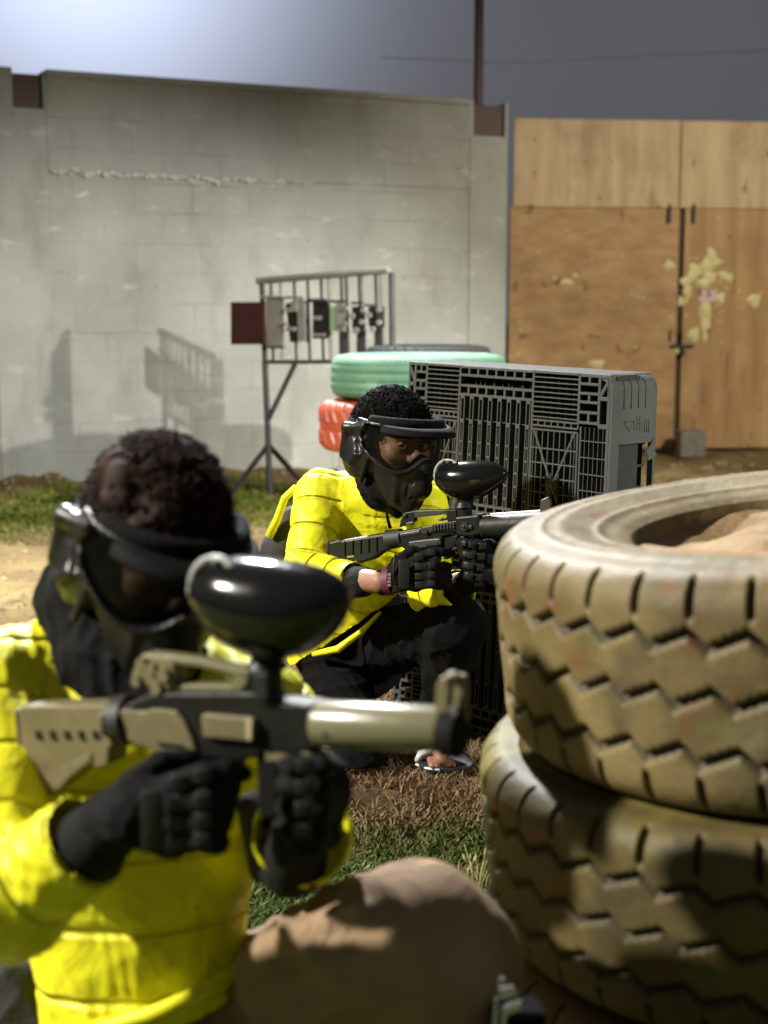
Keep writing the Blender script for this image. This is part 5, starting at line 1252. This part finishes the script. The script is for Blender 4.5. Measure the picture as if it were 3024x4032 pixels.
# ================================================================== near player, out of focus
def near_body():
    b1 = np.array([-.5, 1.85, 0])
    p1 = empty('person', b1, 'person in yellow puffer jacket and tan trousers aiming in the foreground at left', 'person')
    H1 = P(598, 2140, 1.83); F1 = np.array([.50, -.76, -.37]); R1 = frame(F1, (.20, -.1, 1))
    j = dict(neck=P(400, 2420, 1.92), chest=P(520, 2900, 1.92), waist=P(560, 3400, 1.93), hip=P(570, 3950, 1.93),
             shR=P(-40, 2690, 1.86), elR=P(30, 3560, 1.62), wrR=P(430, 3250, 1.55), shL=P(1050, 2800, 1.90), elL=P(1190, 3310, 1.90), wrL=P(1195, 3260, 1.66),
             hipR=P(350, 4150, 1.95), knR=P(100, 4650, 1.62), anR=P(100, 4700, 2.1), hipL=P(900, 3990, 1.99), knL=P(1640, 3735, 1.68), anL=P(1960, 4600, 1.66))
    for k_ in ('knR', 'anR'): j[k_][2] = .07
    j['anL'][2] = .10
    g = Grid(np.array([-.75, 1.3, -.01]), np.array([.32, 2.25, 1.08]), .007)
    add_head(g, R1, H1); g.cone(H1 + R1 @ np.array([0, -.01, -.06]), j['neck'] + [0, .03, -.05], .055, .062, k=.03)
    g.chain([j['neck'] + [0, .03, -.05], j['chest'], j['waist'], j['hip']], [.06, .09, .085, .09], k=.05)
    for s in 'RL':
        g.chain([j['sh' + s], j['el' + s], j['wr' + s]], [.042, .034, .026], k=.02); g.cone(j['neck'] + [0, .05, -.09], j['sh' + s], .045, .04, k=.03)
        g.chain([j['hip' + s], j['kn' + s], j['an' + s]], [.065, .048, .032], k=.02)
    g.cone(j['wrR'], P(490, 3225, 1.545), .024, .018, k=.01); g.cone(j['wrL'], P(1200, 3240, 1.64), .024, .018, k=.01)
    V, Q = g.mesh(); V = relax(V, Q, 1); mk('body', V, Q, M['skin'], p1)
    add_eyes(p1, R1, H1, P(1700, 2700, .8))
    make_mask(p1, R1, H1, .0032, lens='lens_dark')
    make_hair(p1, R1, H1, .0036, (.079, .099, .113), 300, .0125, M['hair_brown'], 5200, .0115, 8)
    # jacket
    g = Grid(np.array([-.72, 1.35, .04]), np.array([.08, 2.2, .98]), .0055)
    t_ = [j['neck'] + [0, .05, -.07], j['chest'], j['waist'] + [0, -.04, 0], j['hip'] + [.01, -.07, -.03]]; s_ = 0
    for i, (ra, rb_) in enumerate(((.11, .165), (.165, .160), (.160, .145))): s_ = g.cone(t_[i], t_[i + 1], ra, rb_, k=.03, flat=(np.array([0, 1., 0]), .74), s0=s_)
    g.ell(P(730, 3480, 1.84), (.085, .05, .045), k=.03)
    g.cut(P(560, 4010, 1.85), (.30, -.05, -.95))
    for s in 'RL': g.cone(j['neck'] + [0, .05, -.075], j['sh' + s], .074, .070, k=.035)
    we_ = P(330, 3320, 1.58); g.chain([j['shR'], j['elR']], [.074, .072], k=.012); g.chain([j['elR'], we_], [.072, .060], k=.014)
    g.chain([j['shL'], j['elL']], [.068, .062], k=.012); wl_ = P(1190, 3290, 1.69); g.chain([j['elL'], wl_], [.062, .064], k=.014)
    d_ = nrm(j['wrR'] - j['elR']); g.cone(we_ - d_ * .01, we_ + d_ * .15, .049, .054, mode='sub', k=.004); trim(g, we_ + d_ * .01, d_, .12)
    d_ = nrm(wl_ - j['elL']); g.cone(wl_ - d_ * .01, wl_ + d_ * .15, .055, .058, mode='sub', k=.004); trim(g, wl_ + d_ * .01, d_, .10)
    V, Q = g.mesh(); V, qa = quilt(V, Q, [(t_, [.11, .16, .155, .14], .095, .2), ([j['shR'], j['elR']], [.074, .072], .085, .3), ([j['elR'], we_], [.07, .06], .075, .1), ([j['shL'], j['elL']], [.068, .062], .085, .3), ([j['elL'], wl_], [.06, .058], .08, .4)], .005)
    V = folds(V, Q, .003, 26, 31, [(0, .1, 1), (.6, 0, .8), (-.5, 0, .8), (0, 0, 1), (.9, 0, .3)]); V = folds(V, Q, .0012, 75, 32)
    jk = mk('jacket', V, Q, M['yellow'], p1); put_attr(jk, 'quilt', qa)
    mb = MB(); pts = [P(150, 4090, 1.82), P(330, 4070, 1.77), P(600, 3995, 1.745), P(820, 3900, 1.76), P(985, 3790, 1.83)]; mb.tube(pts, [.010, .012, .012, .011, .009], 8); mb.build('hem', M['yellow'], jk)
    mb = MB(); pts = [P(560, 3000, 1.765), P(580, 3150, 1.765), P(600, 3300, 1.785), P(590, 3700, 1.80)]; mb.tube(pts, .003, 6); mb.build('zip', M['yellow_soft'], jk)
    g = Grid(np.array([-.62, 1.6, .0]), np.array([-.3, 2.2, .5]), .005); g.cone(P(60, 3880, 1.93), P(120, 4150, 1.90), .070, .085, k=.01); g.cone(P(-60, 3900, 1.93), P(60, 4150, 1.9), .07, .09, k=.03)
    V, Q = g.mesh(); V = folds(V, Q, .003, 40, 17); mk('dark_hip_filler', V, Q, M['shoe_black'], p1)  # added lump, only there to darken the corner beside the hip
    # hooded black collar
    g = Grid(np.array([-.58, 1.5, .5]), np.array([-.1, 2.05, .98]), .005)
    g.cone(P(400, 2360, 1.92), P(560, 2600, 1.86), .085, .085, k=.03); g.cone(P(275, 2370, 1.94), P(400, 2560, 1.88), .050, .07, k=.03); g.cone(P(430, 2600, 1.84), P(600, 2760, 1.80), .05, .05, k=.03)
    V, Q = g.mesh(); V = folds(V, Q, .003, 50, 13); mk('neck_gaiter', V, Q, M['black_cloth'], p1)
    cuffmesh('cuff', [P(370, 3310, 1.565), P(455, 3240, 1.548)], [.043, .036], M['black_rib'], p1)
    cuffmesh('cuff', [P(1150, 3400, 1.70), P(1185, 3270, 1.66)], [.043, .036], M['black_rib'], p1)
    cuffmesh('sleeve_lining', [P(1000, 3180, 1.74), P(1040, 3420, 1.76)], [.022, .020], mat('charcoal lining', (.03, .03, .033), .8), p1)
    # gloves
    fing, pads = [], []
    for i, y in enumerate((3085, 3165, 3245, 3322)):
        if i == 0: fing.append(([K(690, y, 1.510), K(800, y - 40, 1.500), K(890, y - 50, 1.508), K(960, y - 40, 1.52)], [.0135, .0125, .0115, .0105]))
        else: fing.append(([K(690, y, 1.508), K(815, y - 18, 1.496), K(890 - 10 * i, y - 6, 1.508), K(880 - 10 * i, y + 4, 1.54), K(800, y + 8, 1.553)], [.0145, .0135, .0125, .0115, .0105]))
        pads += [(K(705, y - 4, 1.494), (.010, .009, .0035)), (K(800, y - (32 if i == 0 else 14), 1.483), (.009, .0085, .003))]
    fing.append(([K(520, 3090, 1.55), K(640, 3000, 1.57), K(740, 2990, 1.58), K(810, 3005, 1.585)], [.017, .014, .012, .010]))
    pads += [(K(600, 3230, 1.490), (.012, .034, .003))]
    gl = glove('glove', p1, [(K(510, 3220, 1.53), K(680, 3140, 1.53), .034, .028), (K(520, 3180, 1.535), K(670, 3290, 1.53), .034, .028)], fing, [(K(430, 3235, 1.55), .036), (K(500, 3215, 1.54), .034)], pads=pads)
    MB().box((-.006, -.002, -.009), (.006, .002, .009), o=K(505, 3235, 1.502)).build('red_tag', M['red'], gl, smooth=False, bevel=.001)
    fing, pads = [], []
    for i, y in enumerate((3010, 3095, 3180, 3265)):
        fing.append(([K(1320 - 8 * i, y + 30, 1.565), K(1260 - 6 * i, y + 12, 1.520), K(1160 - 4 * i, y, 1.528), K(1115, y - 6, 1.56), K(1130, y - 8, 1.585)], [.0155, .0148, .0138, .0125, .011]))
        pads += [(K(1290 - 6 * i, y + 20, 1.514), (.010, .009, .003), (.4, -1, .1)), (K(1205 - 4 * i, y + 5, 1.502), (.010, .008, .003))]
    pads += [(K(1320, 3180, 1.53), (.012, .018, .003), (.5, -1, 0))]
    fing.append(([K(1150, 3230, 1.62), K(1100, 3080, 1.63), K(1085, 2980, 1.62), K(1080, 2930, 1.61)], [.017, .015, .013, .011]))
    glove('glove', p1, [(K(1195, 3250, 1.60), K(1270, 3130, 1.59), .034, .034), (K(1180, 3150, 1.60), K(1270, 3060, 1.59), .034, .030)], fing, [(K(1178, 3330, 1.64), .034), (K(1190, 3270, 1.60), .035)], pads=pads)
    # trousers
    g = Grid(np.array([-.75, 1.25, .0]), np.array([.34, 2.2, .56]), .006)
    g.cone(P(480, 4080, 1.97), P(700, 4120, 1.97), .11, .11, k=.04)
    g.chain([j['hipL'] + [0, 0, .01], j['knL']], [.105, .100], k=.04); g.chain([j['knL'], j['anL']], [.095, .085], k=.04); g.ell(P(1500, 3670, 1.68), (.100, .08, .070), k=.06); g.ell(P(1230, 3800, 1.72), (.09, .08, .07), k=.06); g.ell(P(1790, 3780, 1.68), (.085, .07, .060), k=.06)
    for a_, b_, r_a, r_b in (((970, 3790, 1.71), (1390, 3560, 1.61), .024, .010), ((980, 3930, 1.69), (1370, 3770, 1.60), .024, .010), ((1030, 4060, 1.67), (1370, 3960, 1.60), .022, .010), ((1120, 3640, 1.66), (1330, 3860, 1.60), .016, .012), ((1480, 3930, 1.595), (1830, 4040, 1.60), .020, .014), ((1560, 3700, 1.60), (1840, 3800, 1.60), .016, .008)): g.cone(P(*a_), P(*b_), r_a, r_b, k=.022)
    g.chain([j['hipR'], j['knR']], [.10, .078], k=.03); g.chain([j['knR'], j['anR']], [.076, .055], k=.03)
    g.cut((0, 0, .002), (0, 0, -1))
    V, Q = g.mesh(); V = folds(V, Q, .0016, 14, 41); V = folds(V, Q, .0050, 24, 42, [(.9, .2, .35), (.8, 0, .6), (.3, .1, .9)]); V = relax(V, Q, 2); mk('trousers', V, Q, M['trouser_tan'], p1)
    # shoe, just in the picture beside the tyre stack
    g = Grid(np.array([-.1, 1.2, -.005]), np.array([.34, 1.85, .30]), .004)
    a = P(2000, 4085, 1.46); a[2] = .20
    sh_a = np.array([a[0] + .0, 1.47, .045]); sh_b = np.array([a[0] + .03, 1.34, .035])
    ank = j['anL'] + [0, 0, 0]
    g.cone(ank + [0, .03, -.05], sh_b, .042, .034, k=.03); g.cone(ank, ank + [0, .02, -.05], .045, .045, k=.02); g.cut((0, 0, .004), (0, 0, -1))
    V, Q = g.mesh(); sho = mk('shoe', V, Q, M['shoe_black'], p1)
near_body()
# striped black bag leaning between knee and tyres: only its white flashes reach into the picture
def bag():
    c = P(1985, 4070, 1.52)
    g = Grid(c - [.09, .05, .30], c + [.09, .14, .12], .004)
    g.rbox(c + [.02, .05, -.09], (.034, .03, .100), .015); V, Q = g.mesh(); V = folds(V, Q, .002, 50, 3)
    o = mk('knee_pad', V, Q, M['trouser_black']); tag(o, 'small black pad with white chevron flashes standing against the near tyres', 'pad')
    pl = Plane(P(1985, 3980, 1.525), P(2100, 3980, 1.525))
    for pts in ([(1965, 3890), (1975, 3868), (1990, 3868), (1994, 3885), (1986, 3900), (1970, 3905)], [(1966, 3915), (2025, 3902), (2046, 3940), (1978, 3962)],
                [(1982, 3985), (2060, 3960), (2058, 4000), (2000, 4020), (1990, 4080), (1974, 4080)], [(1952, 3950), (1966, 3950), (1960, 4090), (1940, 4090)]):
        mb = MB(); mb.prism(pts, pl, .0125, .0158); mb.build('flash', M['shoe_white'], o, smooth=False, bevel=.002)
bag()

# ================================================================== tan marker gun of the near player
pg1 = Plane(P(600, 2860, 1.645), P(1800, 2890, 1.455), 0.0)
gun1 = empty('paintball_gun', pg1(900, 2850), 'tan and black paintball rifle aimed by the player in the foreground', 'paintball gun')
def q7(x, y): return (x / 1.106, y / 1.106 + 2700)
def q6(x, y): return (x / 1.185, y / 1.185 + 1600)
A1 = lambda pts, t, name, m, q=q7, **k: gpart(pg1, q, pts, t, name, m, gun1, **k)
A1([(118, 95), (135, 76), (250, 72), (520, 68), (548, 100), (552, 200), (548, 232), (520, 250), (512, 330), (458, 342), (450, 325), (400, 345), (235, 478), (190, 502), (158, 488), (140, 380), (130, 230), (112, 130)], .019, 'stock', M['gun_tan'], bevel=.006)
A1([(105, 90), (124, 84), (170, 500), (150, 490), (122, 230)], .021, 'butt_pad', M['gun_tan'], bevel=.004)
for i in range(5): A1([(195 + 62 * i, 178), (225 + 62 * i, 178), (238 + 62 * i, 225 + (8 if i % 2 else 0)), (205 + 62 * i, 215)], -.0175, 'stock_slot', M['gun_black'], t0=-.0200, bevel=.0008)
A1([(285, 400), (330, 330), (440, 270), (450, 300), (350, 380), (300, 440)], -.018, 'stock_recess', M['gun_tan_shroud'], t0=-.0215)
mb = MB(); mb.tube([pg1(*q7(525, 150)), pg1(*q7(575, 148))], [.032, .030], 24); mb.build('stock_collar', M['iron'], gun1, auto=40)
mb = MB(); mb.tube([pg1(*q7(535, 72), -.0), pg1(*q7(497, 110), -.024), pg1(*q7(505, 185), -.024), pg1(*q7(545, 232), -.0)], .004, 6); mb.build('sling_ring', M['gun_tan'], gun1)
A1([(540, 88), (640, 40), (700, 16), (1200, 14), (1235, 55), (1392, 66), (1414, 100), (1412, 262), (1300, 282), (1180, 272), (1150, 300), (1060, 312), (905, 300), (700, 250), (560, 190)], .017, 'receiver', M['gun_black'], bevel=.004)
A1([(568, 88), (620, 84), (640, 92), (690, 92), (700, 82), (760, 84), (815, 92), (850, 132), (885, 210), (912, 300), (840, 304), (720, 262), (610, 222), (580, 180)], -.017, 'receiver_panel', M['gun_tan'], t0=-.0225, bevel=.003)
A1([(740, 222), (850, 235), (850, 250), (745, 240)], -.0230, 'panel_slot', M['gun_black'], t0=-.0240, bevel=0)
A1([(930, 112), (940, 100), (1150, 118), (1160, 130), (1156, 205), (1140, 216), (938, 200)], -.017, 'side_box', M['gun_tan'], t0=-.026, bevel=.003)
A1([(1132, 118), (1158, 124), (1154, 212), (1134, 210)], -.0262, 'side_box_cap', mat('light tan edge', (.42, .36, .20), .45), t0=-.0285, bevel=.001)
A1([(830, 302), (1030, 322), (1028, 345), (880, 330)], .012, 'trigger_frame', M['gun_black'])
A1([(860, 300), (1050, 310), (1040, 400), (1000, 600), (900, 640), (820, 600), (830, 420)], .014, 'grip', M['gun_black'], bevel=.004)
A1([(1180, 252), (1330, 252), (1345, 285), (1400, 288), (1402, 318), (1190, 316)], .015, 'bottom_rail', M['gun_tan'], bevel=.002)
A1([(1345, 262), (1392, 290), (1340, 292)], .0155, 'rail_catch', M['gun_tan'])
A1([(1140, 300), (1230, 300), (1225, 560), (1150, 560)], .012, 'fore_grip', M['gun_black'], bevel=.003)
# rear sight and carry bar
A1([(668, 1168), (700, 1142), (780, 1150), (842, 1182), (846, 1290), (800, 1342), (730, 1338), (700, 1300), (642, 1300), (640, 1240)], .012, 'rear_sight', M['gun_tan'], q=q6, bevel=.004)
for a, b, r in ((676, 1270, .007), (745, 1215, .008), (800, 1240, .009), (770, 1300, .008), (700, 1190, .008)):
    c = pg1(*q6(a, b), -.012); MB().tube([c, c - pg1.n * .007], [r, r * .9], 14).build('sight_knob', M['gun_tan'], gun1, auto=40)
A1([(770, 1146), (960, 1172), (1180, 1222), (1195, 1240), (1165, 1262), (960, 1212), (800, 1192)], .010, 'carry_bar', M['gun_tan_shroud'], q=q6, bevel=.003)
A1([(1130, 1225), (1192, 1236), (1170, 1300), (1110, 1350), (1082, 1345), (1100, 1290)], .009, 'carry_bar_front', M['gun_tan_shroud'], q=q6, bevel=.003)
A1([(830, 1290), (1110, 1296), (1110, 1322), (830, 1320)], .010, 'carry_rail', M['gun_tan_shroud'], q=q6, bevel=.002)
mb = MB(); a, b = pg1(1256, 2848), pg1(1752, 2872)
mb.tube([a, a * .97 + b * .03, b * .98 + a * .02, b], [.0245, .0262, .0250, .0235], 36); mb.build('barrel_shroud', M['gun_tan_shroud'], gun1, auto=40)
c = a + nrm(b - a) * .022 - pg1.n * .0258 - np.array([0, 0, .004]); MB().tube([c + pg1.n * .002, c - pg1.n * .0008], .003, 12).build('screw', M['iron'], gun1)
a, b = pg1(1740, 2878), pg1(1822, 2890); mb = MB(); mb.tube([a, a * .8 + b * .2, b * .9 + a * .1, b, b - nrm(b - a) * .004, b - nrm(b - a) * .025], [.0235, .0268, .0268, .0225, .015, .012], 36); mb.build('muzzle', M['mask_frame'], gun1, auto=50)
A2 = lambda pts, t0, t1, name: (lambda mb: mb.build(name, M['gun_tan'], gun1, smooth=False, bevel=.004))(MB().prism(pts, pg1, t0, t1))
A2([(1728, 2800), (1736, 2690), (1756, 2655), (1780, 2655), (1788, 2700), (1782, 2800)], -.012, -.007, 'front_sight_ear')
A2([(1772, 2800), (1780, 2690), (1798, 2655), (1828, 2660), (1838, 2700), (1832, 2795), (1842, 2845), (1796, 2845)], .004, .009, 'front_sight_ear')
A2([(1750, 2662), (1775, 2640), (1806, 2645), (1812, 2672), (1768, 2684)], -.0065, .0035, 'front_sight_top')
s1 = 1.55 / 5600
off = -pg1.n * .012
hc = [(pg1(x, y) + off, r * s1) for x, y, r in ((868, 2315, 88), (915, 2335, 122), (970, 2358, 146), (1050, 2382, 160), (1125, 2392, 160), (1190, 2388, 146), (1250, 2372, 112), (1302, 2355, 72), (1345, 2342, 30))]
lc = pg1(885, 2300) + off + np.array([0, -.026, 0])
ho = hopper('hopper', gun1, hc, lc, 128 * s1, (-.50, -.80, .05), (pg1(1050, 2520), pg1(1052, 2730), .0185), lidth=.0052)
A1([(1238, 1225), (1300, 1222), (1306, 1345), (1246, 1350)], -.018, 'neck_clamp', M['glove_pad'], q=q6, t0=-.026)
